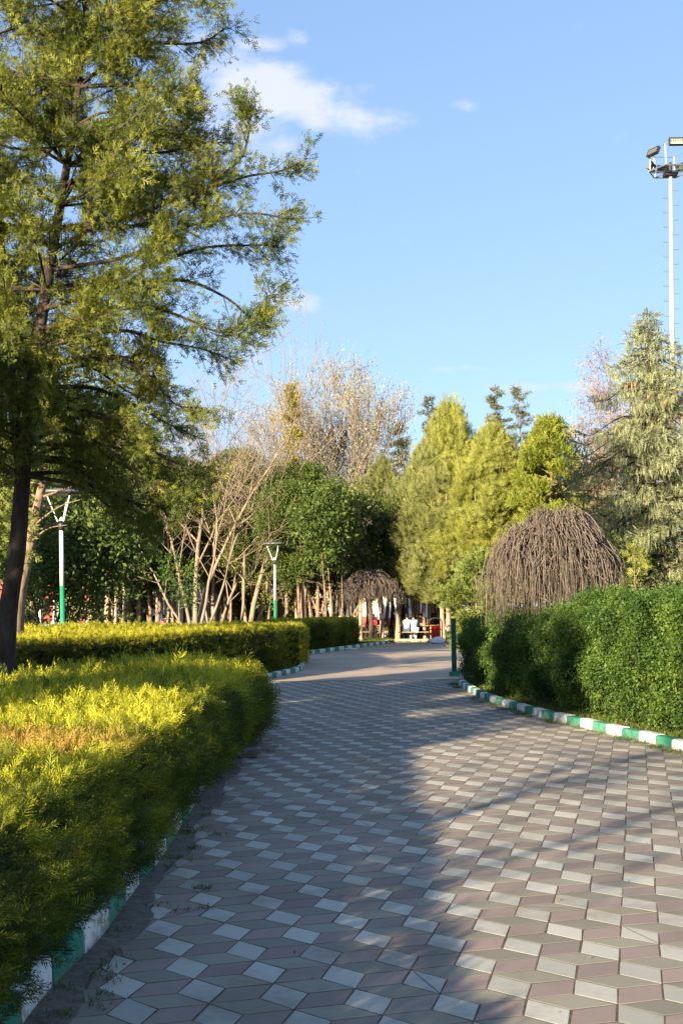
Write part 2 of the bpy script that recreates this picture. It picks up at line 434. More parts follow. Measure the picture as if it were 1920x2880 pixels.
kerb('kerb_far', K3, 1, [M_kg, M_kw], seed=4, h=.16, seg=.62)
kerb('kerb_plaza_end', [gp(1092, 1806), gp(1180, 1806), gp(1280, 1808), gp(1420, 1810)], 1, [M_kold, M_kold2, M_kold, M_kold2, M_kold2], h=.15, w=.2, seg=.42, seed=5)

# red paint mark on a white block of the right kerb
pm = gp(1517, 2018)
tk = (gp(1529, 2025) - gp(1468, 2006)).normalized(); nk = Vector((-tk.y, tk.x, 0))
mb = MB()
for (u, z, w, h) in ((0, .085, .09, .035), (.015, .055, .045, .04), (.01, .03, .03, .03), (-.03, .075, .03, .03)):
    c = Vector((pm.x, pm.y, 0)) - nk * .012 + tk * u
    mb.box((c.x, c.y, z), (w, .012, h), math.atan2(tk.y, tk.x) , ry=random.Random(int(u * 1e4)).uniform(-.3, .3))
o = mb.build('paint_mark', plain('red_mark', (.55, .06, .03), .8, .2, 0, .3, 30)); tag(o, 'smeared red paint mark on a white block of the right kerb', 'paint mark')

# planting beds
BR = [(p + Vector((0, 0, 0))) for p in catmull(KR, 4)]
BRb = [(p.x + .10, p.y + .06) for p in BR] + [(14, 8), (14, 28.1), (2.6, 28.1)]
sheet('bed_right', BRb, 0.06, M_bed)
BL = [(p.x - .08, p.y) for p in catmull(KL, 4)] + [(-9, 18.6), (-9, 1)]
sheet('bed_left', BL, 0.07, M_bed)
B2 = [(p.x - .1, p.y) for p in catmull(K2, 4)] + [(-11, 33), (-11, 20.5)]
sheet('bed_middle', B2, 0.065, M_bed)
B3 = [(p.x - .02, p.y + .12) for p in catmull(K3, 4)] + [(-2, 64), (-11, 64), (-11, 38)]
sheet('bed_far', B3, 0.065, M_bed)

# rhombus paving, every tile modelled
def paving():
    rng = np.random.default_rng(5)
    th = -1.28022; L = .36768; s = L / math.sqrt(3)
    O = np.array([-.02774, 6.762]); c1 = L * np.array([math.cos(th), math.sin(th)]); c2 = L * np.array([math.cos(th + 2.0944), math.sin(th + 2.0944)])
    def e(a): return s * np.array([math.cos(a), math.sin(a)])
    a, b = e(th + math.pi / 6), e(th - math.pi / 6); d = e(th + math.pi / 2)
    V = []; Fq = []; T = []; MI = []
    def clipx(poly):                      # cut along the left kerb strip
        out = []
        for i in range(len(poly)):
            p, q = poly[i], poly[(i + 1) % len(poly)]
            lim = lambda r: -1.27 + .17 + .035 * math.sin(r[1] * 3.1) + .02 * math.sin(r[1] * 11)
            ip, iq = p[0] > lim(p), q[0] > lim(q)
            if ip: out.append(p)
            if ip != iq:
                k = (lim(p) - p[0]) / (q[0] - p[0] + 1e-9); out.append(p + (q - p) * k)
        return out
    krp = BRb
    ngon = []
    for i in range(-110, 110):
        for j in range(-110, 110):
            P = O + i * c1 + j * c2
            if not (-4.5 < P[0] < 8.5 and 1.6 < P[1] < 28.0): continue
            for k, quad in enumerate(((P, P + a, P + a + b, P + b), (P, P - a, P - a - d, P - d), (P, P + d, P + d - b, P - b))):
                c = sum(quad) / 4
                if c[1] > 27.9 or inside(c[0], c[1], krp): continue
                if c[0] < -1.35 and c[1] < 18.9: continue
                if c[0] < -1.9 and c[1] > 21: continue
                poly = [np.array(p) for p in quad]
                if c[1] < 15.5:
                    if c[0] < -1.25: continue
                    poly = clipx(poly)
                    if len(poly) < 3: continue
                # irregular laying
                c = sum(poly) / len(poly)
                w = .025 * math.sin(c[0] * 1.1 + c[1] * .3)
                poly = [c + (p - c) * (1 - (.0028 + rng.uniform(0, .0028)) / (s * .42)) + rng.normal(0, .0016, 2) for p in poly]
                tilt = rng.normal(0, .0016, 2); hz = .0131 + rng.normal(0, .0002)
                inner = [c + (p - c) * (1 - .004 / (s * .42)) for p in poly]
                n = len(poly); b0 = len(V)
                tv = rng.random()
                for p in inner: V.append((p[0], p[1], hz + .0 + tilt @ (p - c))); T.append(tv)
                for p in poly: V.append((p[0], p[1], hz - .0004 + tilt @ (p - c))); T.append(tv * .8)
                for p in poly: V.append((p[0], p[1], -.004)); T.append(tv * .5)
                if rng.random() < .014 and n == 4:       # cracked tile: a dark seam across it
                    g = (poly[2] - poly[0]); nn_ = np.array([-g[1], g[0]]) / np.linalg.norm(g) * .0022
                    q0 = len(V); V.extend([(*(poly[0] + nn_), hz + .0012), (*(poly[0] - nn_), hz + .0012), (*(poly[2] - nn_), hz + .0012), (*(poly[2] + nn_), hz + .0012)]); T.extend([0] * 4)
                    Fq.append((q0, q0 + 1, q0 + 2, q0 + 3)); MI.append(3)
                ar = sum(poly[q][0] * poly[(q + 1) % n][1] - poly[(q + 1) % n][0] * poly[q][1] for q in range(n))
                f0 = list(range(b0, b0 + n)); fl = ar < 0
                if fl: f0 = f0[::-1]
                Fq.append(tuple(f0)); MI.append(k)
                for q in range(n):
                    r = (q + 1) % n
                    for l in (0, 1):
                        f = (b0 + l * n + q, b0 + (l + 1) * n + q, b0 + (l + 1) * n + r, b0 + l * n + r)
                        Fq.append(f[::-1] if fl else f); MI.append(k)
    me = bpy.data.meshes.new('paving'); me.from_pydata(V, [], Fq); me.update()
    me.polygons.foreach_set('material_index', MI)
    at_ = me.attributes.new('tint', 'FLOAT', 'POINT'); at_.data.foreach_set('value', T)
    o = link('path_paving', me, [M_tw, M_tg, M_tp, M_joint]); o['kind'] = 'structure'
paving()
# mortar strip beside the left kerb
def mortar():
    rng = random.Random(3); v = []; f = []
    for i in range(80):
        y = 1.2 + i * .18
        v += [(-1.31, y, .022), (-1.085 + .05 * math.sin(y * 3.1) + rng.uniform(-.03, .03), y, .0126)]
        if i: k = 2 * i; f.append((k - 2, k - 1, k + 1, k))
    me = bpy.data.meshes.new('mortar'); me.from_pydata(v, [], f); me.update()
    m, nt, out = mat('mortar'); n = noise(nt, 18, 7, .75)
    prin(nt, out, ramp(nt, n, [(.3, (.09, .08, .07)), (.7, (.24, .22, .19))]), .95, .1, 0, bump(nt, n, 1, .02))
    o = link('path_mortar_strip', me, m); o['kind'] = 'structure'
mortar()

# ------------------------------------------------------------------ foliage machinery
def norm(a): return a / np.maximum(np.linalg.norm(a, axis=-1, keepdims=True), 1e-9)
def tpl_spray(n=7, spread=.42, wid=.035, seed=0, curl=.12, tipw=.5):
    """flat fan of scale leaves: unit length along x, in the xy plane; kites"""
    r = np.random.default_rng(seed); V = []; t = []
    def kite(p, d, l, w, tv):
        d = d / np.linalg.norm(d); sd = np.array([-d[1], d[0], r.normal(0, .35)]); sd /= np.linalg.norm(sd)
        V.extend([p, p + d * l * tipw + sd * w, p + d * l, p + d * l * tipw - sd * w]); t.extend([tv * .55, tv * .8, tv, tv * .8])
    kite(np.zeros(3), np.array([1, 0, 0.]), 1.0, wid, .9)
    for i in range(n):
        x = .12 + .78 * i / n; z = r.normal(0, .03) + curl * x * x
        sgn = 1 if i % 2 else -1; l = spread * (1.1 - x * .8) * r.uniform(.8, 1.2)
        d = np.array([.75, sgn * r.uniform(.6, 1.0), r.normal(0, .25)])
        kite(np.array([x, 0, z]), d, l, wid * r.uniform(.9, 1.3), r.uniform(.6, 1))
    return np.array(V), np.array(t)
def tpl_leaves(n=9, size=.32, seed=0, spread=.5, fat=.3):
    r = np.random.default_rng(seed); V = []; t = []
    for i in range(n):
        p = np.array([r.uniform(0, 1), r.normal(0, spread * .5), r.normal(0, spread * .5)])
        d = norm(np.array([r.uniform(.1, 1), r.normal(0, .8), r.normal(0, .8)])); s = norm(np.cross(d, norm(r.normal(0, 1, 3))))
        l = size * r.uniform(.7, 1.2); tv = r.uniform(.3, 1)
        V.extend([p, p + d * l * .5 + s * l * fat, p + d * l, p + d * l * .5 - s * l * fat]); t.extend([tv] * 4)
    return np.array(V), np.array(t)
def scatter(name, m, P, D, S, tpls, rng, parent=None, tmin=0.0, flat=None, extra=None):
    """place a template on each point; D = axis direction; flat = preferred plane normal"""
    Vs = []; Ts = []; N = len(P)
    which = rng.integers(0, len(tpls), N)
    D = norm(D); Rn = norm(rng.normal(0, 1, (N, 3))) if flat is None else norm(np.asarray(flat) + rng.normal(0, .45, (N, 3)))
    U = norm(np.cross(Rn, D)); W = np.cross(D, U)
    tv = rng.random(N) if extra is None else extra
    for k, (V, t) in enumerate(tpls):
        q = which == k
        if not q.any(): continue
        v = P[q][:, None, :] + S[q][:, None, None] * (V[None, :, 0:1] * D[q][:, None, :] + V[None, :, 1:2] * U[q][:, None, :] + V[None, :, 2:3] * W[q][:, None, :])
        Vs.append(v.reshape(-1, 3)); Ts.append(np.clip(t[None, :] * .45 + tv[q][:, None] * .55, 0, 1).ravel())
    V = np.concatenate(Vs); T = np.concatenate(Ts)
    Fq = np.arange(len(V)).reshape(-1, 4)
    me = np_mesh(name, V, [Fq], T)
    return link(name, me, m, parent)
SPR_F = [tpl_spray(16, .40, .018, i) for i in range(5)]       # fine
SPR_M = [tpl_spray(8, .46, .035, 10 + i) for i in range(5)]
SPR_C = [tpl_spray(5, .55, .07, 20 + i) for i in range(5)]
LEAF = [tpl_leaves(11, .26, 30 + i) for i in range(5)]
LEAF_C = [tpl_leaves(8, .42, 40 + i, .7, .28) for i in range(5)]
LEAF2 = [tpl_leaves(10, .17, 80 + i, .22, .34) for i in range(4)]
NEED = [tpl_spray(6, .35, .05, 50 + i, -.1) for i in range(4)]

def tube_mesh(name, lines, m, parent=None, smooth=True):
    """lines: list of (pts Nx3 array, radii N array, sides)"""
    V = []; Fq = []; base = 0
    for pts, rad, k in lines:
        pts = np.asarray(pts, float); rad = np.asarray(rad, float); n = len(pts)
        t = np.gradient(pts, axis=0); t = norm(t)
        ref = np.array([.33, .21, .92]) if abs(t[0] @ np.array([.33, .21, .92])) < .95 else np.array([1, 0, 0.])
        a = norm(np.cross(t, ref)); b = np.cross(t, a)
        ang = np.arange(k) * 2 * math.pi / k
        ring = pts[:, None, :] + rad[:, None, None] * (np.cos(ang)[None, :, None] * a[:, None, :] + np.sin(ang)[None, :, None] * b[:, None, :])
        V.append(ring.reshape(-1, 3))
        i = np.arange(n - 1)[:, None] * k; j = np.arange(k)[None, :]; jn = (np.arange(k)[None, :] + 1) % k
        Fq.append((np.stack([i + j, i + jn, i + k + jn, i + k + j], -1).reshape(-1, 4)) + base); base += n * k
    me = np_mesh(name, np.concatenate(V), [np.concatenate(Fq)], None, smooth)
    return link(name, me, m, parent)

def curve_pts(ctrl, n=6):
    ctrl = [np.asarray(c, float) for c in ctrl]
    if len(ctrl) == 2: return np.array([ctrl[0] + (ctrl[1] - ctrl[0]) * k / n for k in range(n + 1)])
    P = [2 * ctrl[0] - ctrl[1]] + ctrl + [2 * ctrl[-1] - ctrl[-2]]; out = []
    for i in range(1, len(P) - 2):
        a, b, c, d = P[i - 1:i + 3]
        for k in range(n):
            t = k / n; out.append(.5 * ((2 * b) + (c - a) * t + (2 * a - 5 * b + 4 * c - d) * t * t + (3 * b - a - 3 * c + d) * t ** 3))
    out.append(ctrl[-1]); return np.array(out)

def grow(rng, p, d, L, r, lev, P, lines, tips):
    """recursive bare branching"""
    n = P['seg'][min(lev, len(P['seg']) - 1)]
    pts = [np.array(p, float)]; rad = [r]; d = norm(np.array(d, float)); st = L / n
    maxl = P['levels']
    r1 = r * P.get('taper', .35) if lev < maxl else r * .3
    for i in range(n):
        d = norm(d + rng.normal(0, P['wob'] * (P.get('w0', .35) if lev == 0 else 1), 3) + np.array([0, 0, P['up'][min(lev, len(P['up']) - 1)]]) / n)
        pts.append(pts[-1] + d * st); rad.append(r + (r1 - r) * (i + 1) / n)
    lines.append((np.array(pts), np.array(rad), 8 if lev == 0 else (5 if lev == 1 else 3)))
    if lev >= maxl:
        tips.append((pts[-1], d)); tips.append((pts[len(pts) // 2], d)); return
    nc = P['kids'][min(lev, len(P['kids']) - 1)]
    for k in range(nc):
        t = P['from'][min(lev, len(P['from']) - 1)] + (1 - P['from'][min(lev, len(P['from']) - 1)]) * (k + rng.uniform(.1, .9)) / nc
        i = min(int(t * n), n - 1); q = pts[i] + (pts[i + 1] - pts[i]) * (t * n - i)
        dd = norm(pts[i + 1] - pts[i]); a = norm(np.cross(dd, rng.normal(0, 1, 3)))
        ang = R(rng.uniform(*P['ang']))
        nd = dd * math.cos(ang) + a * math.sin(ang)
        grow(rng, q, nd, L * rng.uniform(*P['len']) * (1.15 - .45 * t), max(rad[i] * P.get('rr', .55), .004), lev + 1, P, lines, tips)

def bare_tree(name, loc, label, cat, seed, stems, P, m=M_bare, group=None, leaf=None, min_r=None, thin=1.0):
    rng = np.random.default_rng(seed)
    root = empty(name, loc, label, cat, group)
    lines = []; tips = []
    for (off, d, L, r) in stems: grow(rng, np.array([off[0], off[1], 0 if len(off) < 3 else off[2]]), d, L, r * .72, 0, P, lines, tips)
    if min_r: lines = [(a, np.maximum(b, min_r), c) for a, b, c in lines]
    big = [l for l in lines if l[2] == 8]; sm = [l for l in lines if l[2] < 8]
    tube_mesh('trunk', big, m, root); tube_mesh('branches', sm, m, root)
    if leaf:
        lm, tpl, cnt, jit, size = leaf
        T = np.array([t[0] for t in tips]); D = np.array([t[1] for t in tips])
        idx = rng.integers(0, len(T), cnt)
        scatter('catkins' if lm is M_catkin else 'leaves', lm, T[idx] + rng.normal(0, jit, (cnt, 3)), D[idx] + rng.normal(0, .5, (cnt, 3)), rng.uniform(.7, 1.3, cnt) * size, tpl, rng, root)
    return root

def crown_tree(name, loc, label, cat, seed, H, zb, prof, nclump, nper, cr, m, tpls, size, trunk_r=.16, trunk_m=None, group=None, up=.5, lean=(0, 0), stems=1, droop=0., inner=.35, link_obj=True, limbs=10, vert=.8, wide=1.0):
    rng = np.random.default_rng(seed)
    root = empty(name, loc, label, cat, group)
    lines = []
    for s in range(stems):
        o = rng.normal(0, .18, 2) if stems > 1 else np.zeros(2)
        k = 8; zt = H * rng.uniform(.86, .94)
        pts = np.array([[o[0] * (1 + 2 * i / k) + lean[0] * (i / k) + rng.normal(0, .03), o[1] * (1 + 2 * i / k) + lean[1] * (i / k) + rng.normal(0, .03), zt * i / k] for i in range(k + 1)]); pts[0][2] = -.05
        rad = trunk_r * (1 - .85 * np.linspace(0, 1, k + 1)) * (1 if stems == 1 else .7); rad[0] *= 1.3
        lines.append((pts, rad, 8))
    ax = lines[0][0]
    cc = []
    for i in range(nclump):
        u = (i + rng.random()) / nclump; z = zb + (H - zb) * u
        r = prof(u) * (inner + (1 - inner) * math.sqrt(rng.random())); a = rng.uniform(0, 2 * math.pi)
        k = np.array([np.interp(z, ax[:, 2], ax[:, 0]), np.interp(z, ax[:, 2], ax[:, 1])])
        cc.append((k[0] + r * math.cos(a), k[1] + r * math.sin(a), z + rng.normal(0, .1) - droop * r, r, a))
        if i % max(1, nclump // limbs) == 0:
            z0 = max(zb * .75, z - r * .5)
            lines.append((curve_pts([(k[0], k[1], z0), (k[0] + .5 * r * math.cos(a), k[1] + .5 * r * math.sin(a), z0 + (z - z0) * .35), cc[-1][:3]], 4), np.linspace(trunk_r * .32, .012, 9), 4))
    cc = np.array(cc); N = nclump * nper
    c = np.repeat(cc, nper, axis=0)
    g = norm(rng.normal(0, 1, (N, 3))) * (rng.random((N, 1)) ** .45) * cr * rng.uniform(.6, 1.3, (nclump, 1)).repeat(nper, axis=0)
    g[:, 2] *= vert; g[:, :2] *= wide
    P = c[:, :3] + g
    out = np.stack([np.cos(c[:, 4]), np.sin(c[:, 4]), np.zeros(N)], 1)
    D = norm(g) * .8 + out * .5 + np.array([0, 0, up]) + rng.normal(0, .25, (N, 3))
    P[:, 2] = np.maximum(P[:, 2], zb * .85)
    S = rng.uniform(.7, 1.3, N) * size
    tvc = rng.random(nclump).repeat(nper) * .5 + rng.random(N) * .5
    tube_mesh('trunk', lines, trunk_m or M_bark, root)
    scatter('crown', m, P, D, S, tpls, rng, root, extra=tvc)
    return root

# ------------------------------------------------------------------ hedges
def poly_area_pts(poly, n, rng):
    xs = [p[0] for p in poly]; ys = [p[1] for p in poly]; out = []
    while len(out) < n:
        x = rng.uniform(min(xs), max(xs)); y = rng.uniform(min(ys), max(ys))
        if inside(x, y, poly): out.append((x, y))
    return np.array(out)
def hedge(name, poly, hfun, label, seed, m, tpls, size, dens_side, dens_top, near_fn=None, base=.05, group=None, core_in=.13, bulge=.08, upb=.8, sides=None, cat='hedge', rag=.0, lum=.05, lit_top=False):
    rng = np.random.default_rng(seed)
    root = empty(name, (0, 0, 0), label, cat, group)
    poly = [(p[0], p[1]) for p in poly]
    cxy = np.array([(p[0], p[1]) for p in poly])
    area = .5 * sum(poly[i][0] * poly[(i + 1) % len(poly)][1] - poly[(i + 1) % len(poly)][0] * poly[i][1] for i in range(len(poly)))
    sg = 1 if area > 0 else -1
    # outer normals per edge
    Ps = []; Ds = []; Ss = []; Ex = []
    per = 0
    lump = lambda x, y: .5 * np.sin(x * 2.3 + y * 1.1) + .3 * np.sin(x * 5.1 - y * 3.7 + 1) + .2 * np.sin(y * 9.3 + x * 2)
    for i in range(len(poly)):
        if sides is not None and i not in sides: continue
        a = np.array(poly[i]); b = np.array(poly[(i + 1) % len(poly)]); L = np.linalg.norm(b - a)
        if L < 1e-3: continue
        t = (b - a) / L; nrm = np.array([t[1], -t[0]]) * sg
        mid = (a + b) / 2; h = hfun(mid[0], mid[1]); df = near_fn(mid[1]) if near_fn else 1.0
        n = int(L * h * dens_side / df ** 2)
        u = rng.random(n) * L; z = base + (h - base) * rng.random(n) ** .9
        xy = a + u[:, None] * t
        bl = bulge * np.sin(np.clip((z - base) / (h - base), 0, 1) * math.pi) + lum * lump(xy[:, 0] * 1.2 + z * 2.3, xy[:, 1] * 1.2 + z * 3.7) - lum + rng.normal(0, .035, n)
        # rounded top edge
        top = np.clip((z - (h - .15)) / .15, 0, 1); bl -= .09 * top ** 2
        xy = xy + nrm * bl[:, None]
        Ps.append(np.column_stack([xy, z]))
        Ds.append(np.column_stack([np.repeat(nrm[None], n, 0) * 1.0, np.full(n, upb * .6)]) + rng.normal(0, .38, (n, 3)))
        Ss.append(rng.uniform(.7, 1.3, n) * size * df)
        Ex.append(rng.random(n) * (.15 + .85 * np.clip((z - h + .2) / .2, 0, 1) ** 2 if lit_top else 1.0))  # shade on the sides put into a darker leaf tint
    nt = int(abs(area) * dens_top)
    T = poly_area_pts(poly, nt, rng)
    if near_fn:
        df = np.array([near_fn(y) for y in T[:, 1]]); keep = rng.random(len(T)) < 1 / df ** 2; T = T[keep]; df = df[keep]
    else: df = np.ones(len(T))
    hz = np.array([hfun(x, y) for x, y in T]) + .035 * lump(T[:, 0] * 1.3, T[:, 1] * 1.2) - .05 + rng.normal(0, .03, len(T))
    Ps.append(np.column_stack([T, hz])); Ds.append(np.column_stack([rng.normal(0, .5, (len(T), 2)), np.full(len(T), 1.0)]))
    Ss.append(rng.uniform(.65, 1.2, len(T)) * size * df * (1 + rag * (rng.random(len(T)) > .985) * 1.5))
    Ex.append(.25 + .75 * rng.random(len(T)) if lit_top else rng.random(len(T)))      # sunlight on the top and shade on the sides put into leaf tint
    P = np.concatenate(Ps); D = np.concatenate(Ds); S = np.concatenate(Ss)
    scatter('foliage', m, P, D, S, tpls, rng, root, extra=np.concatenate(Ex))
    # inner mass of branches, kept inside the leaves
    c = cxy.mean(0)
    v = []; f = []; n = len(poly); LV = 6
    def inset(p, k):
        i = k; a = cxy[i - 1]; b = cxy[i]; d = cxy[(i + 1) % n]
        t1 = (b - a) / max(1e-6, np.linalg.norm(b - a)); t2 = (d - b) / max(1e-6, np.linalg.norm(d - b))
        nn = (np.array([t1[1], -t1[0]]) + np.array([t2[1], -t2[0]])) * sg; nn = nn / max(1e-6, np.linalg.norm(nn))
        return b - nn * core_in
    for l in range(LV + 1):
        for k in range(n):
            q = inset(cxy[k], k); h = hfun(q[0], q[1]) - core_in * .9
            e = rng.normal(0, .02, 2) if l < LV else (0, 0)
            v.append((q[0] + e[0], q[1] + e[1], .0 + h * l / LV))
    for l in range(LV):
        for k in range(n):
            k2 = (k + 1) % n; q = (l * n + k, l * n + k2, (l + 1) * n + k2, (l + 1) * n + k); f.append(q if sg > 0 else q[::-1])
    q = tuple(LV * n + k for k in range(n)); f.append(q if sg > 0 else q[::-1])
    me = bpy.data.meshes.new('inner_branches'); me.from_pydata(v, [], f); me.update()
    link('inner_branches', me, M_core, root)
    return root

# near left hedge
H1 = [(-1.33, -1.5), (-1.33, 2.6), (-1.31, 5), (-1.29, 7), (-1.29, 9), (-1.28, 11), (-1.24, 13), (-1.14, 14.4), (-1.08, 15.4), (-1.25, 16.4), (-1.7, 17.4), (-2.3, 18.0), (-3.0, 18.0), (-3.5, 16.6), (-3.75, 14.6), (-3.95, 12.5), (-4.2, 10.5), (-4.4, 8), (-4.6, 2.6), (-4.6, -1.5)]
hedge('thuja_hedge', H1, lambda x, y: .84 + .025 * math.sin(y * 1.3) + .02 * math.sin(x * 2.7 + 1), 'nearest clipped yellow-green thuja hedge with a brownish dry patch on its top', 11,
      M_thuja, SPR_F, .12, 620, 640, near_fn=lambda y: max(.8, min(2.0, (y + 2) / 8.5)), rag=.5, core_in=.2, lum=.06, bulge=.11, lit_top=True)
# a shoot that sticks out over the path: part of the hedge, so grown on it
# second hedge behind
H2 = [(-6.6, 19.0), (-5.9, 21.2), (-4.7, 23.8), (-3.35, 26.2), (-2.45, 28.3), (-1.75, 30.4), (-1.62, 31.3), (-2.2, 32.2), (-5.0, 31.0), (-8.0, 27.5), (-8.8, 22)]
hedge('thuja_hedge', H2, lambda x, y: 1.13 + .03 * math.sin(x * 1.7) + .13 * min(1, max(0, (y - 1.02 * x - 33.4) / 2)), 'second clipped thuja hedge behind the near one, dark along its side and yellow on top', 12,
      M_thuja_far, SPR_M, .15, 230, 300, rag=.5, core_in=.2, lit_top=True)
H2b = [(-1.9, 33.4), (-1.25, 34.3), (-1.12, 35.4), (-1.4, 38.4), (-1.8, 40.2), (-3.2, 40), (-3.0, 34)]
hedge('thuja_hedge', H2b, lambda x, y: 1.12, 'short thuja hedge with sunlit end between the long second hedge and the far striped kerb', 13,
      M_thuja_far, SPR_M, .15, 280, 260)
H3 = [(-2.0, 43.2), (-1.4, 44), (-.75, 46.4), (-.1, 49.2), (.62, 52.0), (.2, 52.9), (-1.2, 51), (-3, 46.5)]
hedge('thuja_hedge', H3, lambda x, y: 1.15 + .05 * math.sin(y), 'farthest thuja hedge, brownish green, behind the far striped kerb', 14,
      M_thuja_far, SPR_M, .16, 240, 200, lit_top=True)
# right hedge behind the striped kerb
kk = catmull(KR, 3)
front = []
for i, p in enumerate(kk):
    t = (kk[min(i + 1, len(kk) - 1)] - kk[max(i - 1, 0)]).normalized(); nr = Vector((-t.y, t.x, 0)); front.append(p + nr * .42)
front = [(p.x, p.y) for p in front[1::2]]
back = [(12.5, 13.5), (9.0, 17.2), (6.6, 19.2), (5.0, 21.3), (4.3, 24.0), (4.1, 27.6), (2.7, 27.9)]
HR = front + back
def hr_h(x, y): return float(np.interp(y, [10, 14.5, 17.2, 18.6, 21, 24, 27, 28.5], [1.68, 1.70, 1.70, 1.50, 1.42, 1.38, 1.28, 1.15])) + .07 * math.sin(x * 2.9 + y * 1.3) + .05 * math.sin(x * 7 + 2)
hedge('privet_hedge', HR, hr_h, 'tall green privet hedge behind the green and white kerb on the right', 15,
      M_privet, LEAF + LEAF2, .15, 500, 300, core_in=.34, bulge=.1, upb=.5, rag=.35, base=.12, lum=.16)

ph = [o for o in C.objects if o.name.startswith('privet_hedge')][0]
rng = np.random.default_rng(44); ln_ = []
for k in range(64):
    i = rng.integers(0, len(front) - 1); t = rng.random(); x = front[i][0] + (front[i + 1][0] - front[i][0]) * t; y = front[i][1] + (front[i + 1][1] - front[i][1]) * t
    big = k < 26; x += rng.normal(0, .03) - (.06 if big else 0); y += rng.normal(0, .03) - (.06 if big else 0)
    if big: cxy_ = gp(1515, 2000) if k % 2 else gp(1755, 2050); x = cxy_.x + .30 + rng.normal(0, .14); y = cxy_.y + .10 + rng.normal(0, .05)
    h = rng.uniform(.22, .5) if big else rng.uniform(.15, .5); d = rng.normal(0, .16, 2)
    z0 = .05 if big or rng.random() < .5 else rng.uniform(.3, 1.1)
    ln_.append((curve_pts([(x, y, z0), (x + d[0] * .4, y + d[1] * .4, z0 + h * .5), (x + d[0], y + d[1], z0 + h)], 3), np.linspace(.006, .002, 7), 4))
tube_mesh('bare_stems', ln_, M_bark, ph)['kind'] = 'stuff'
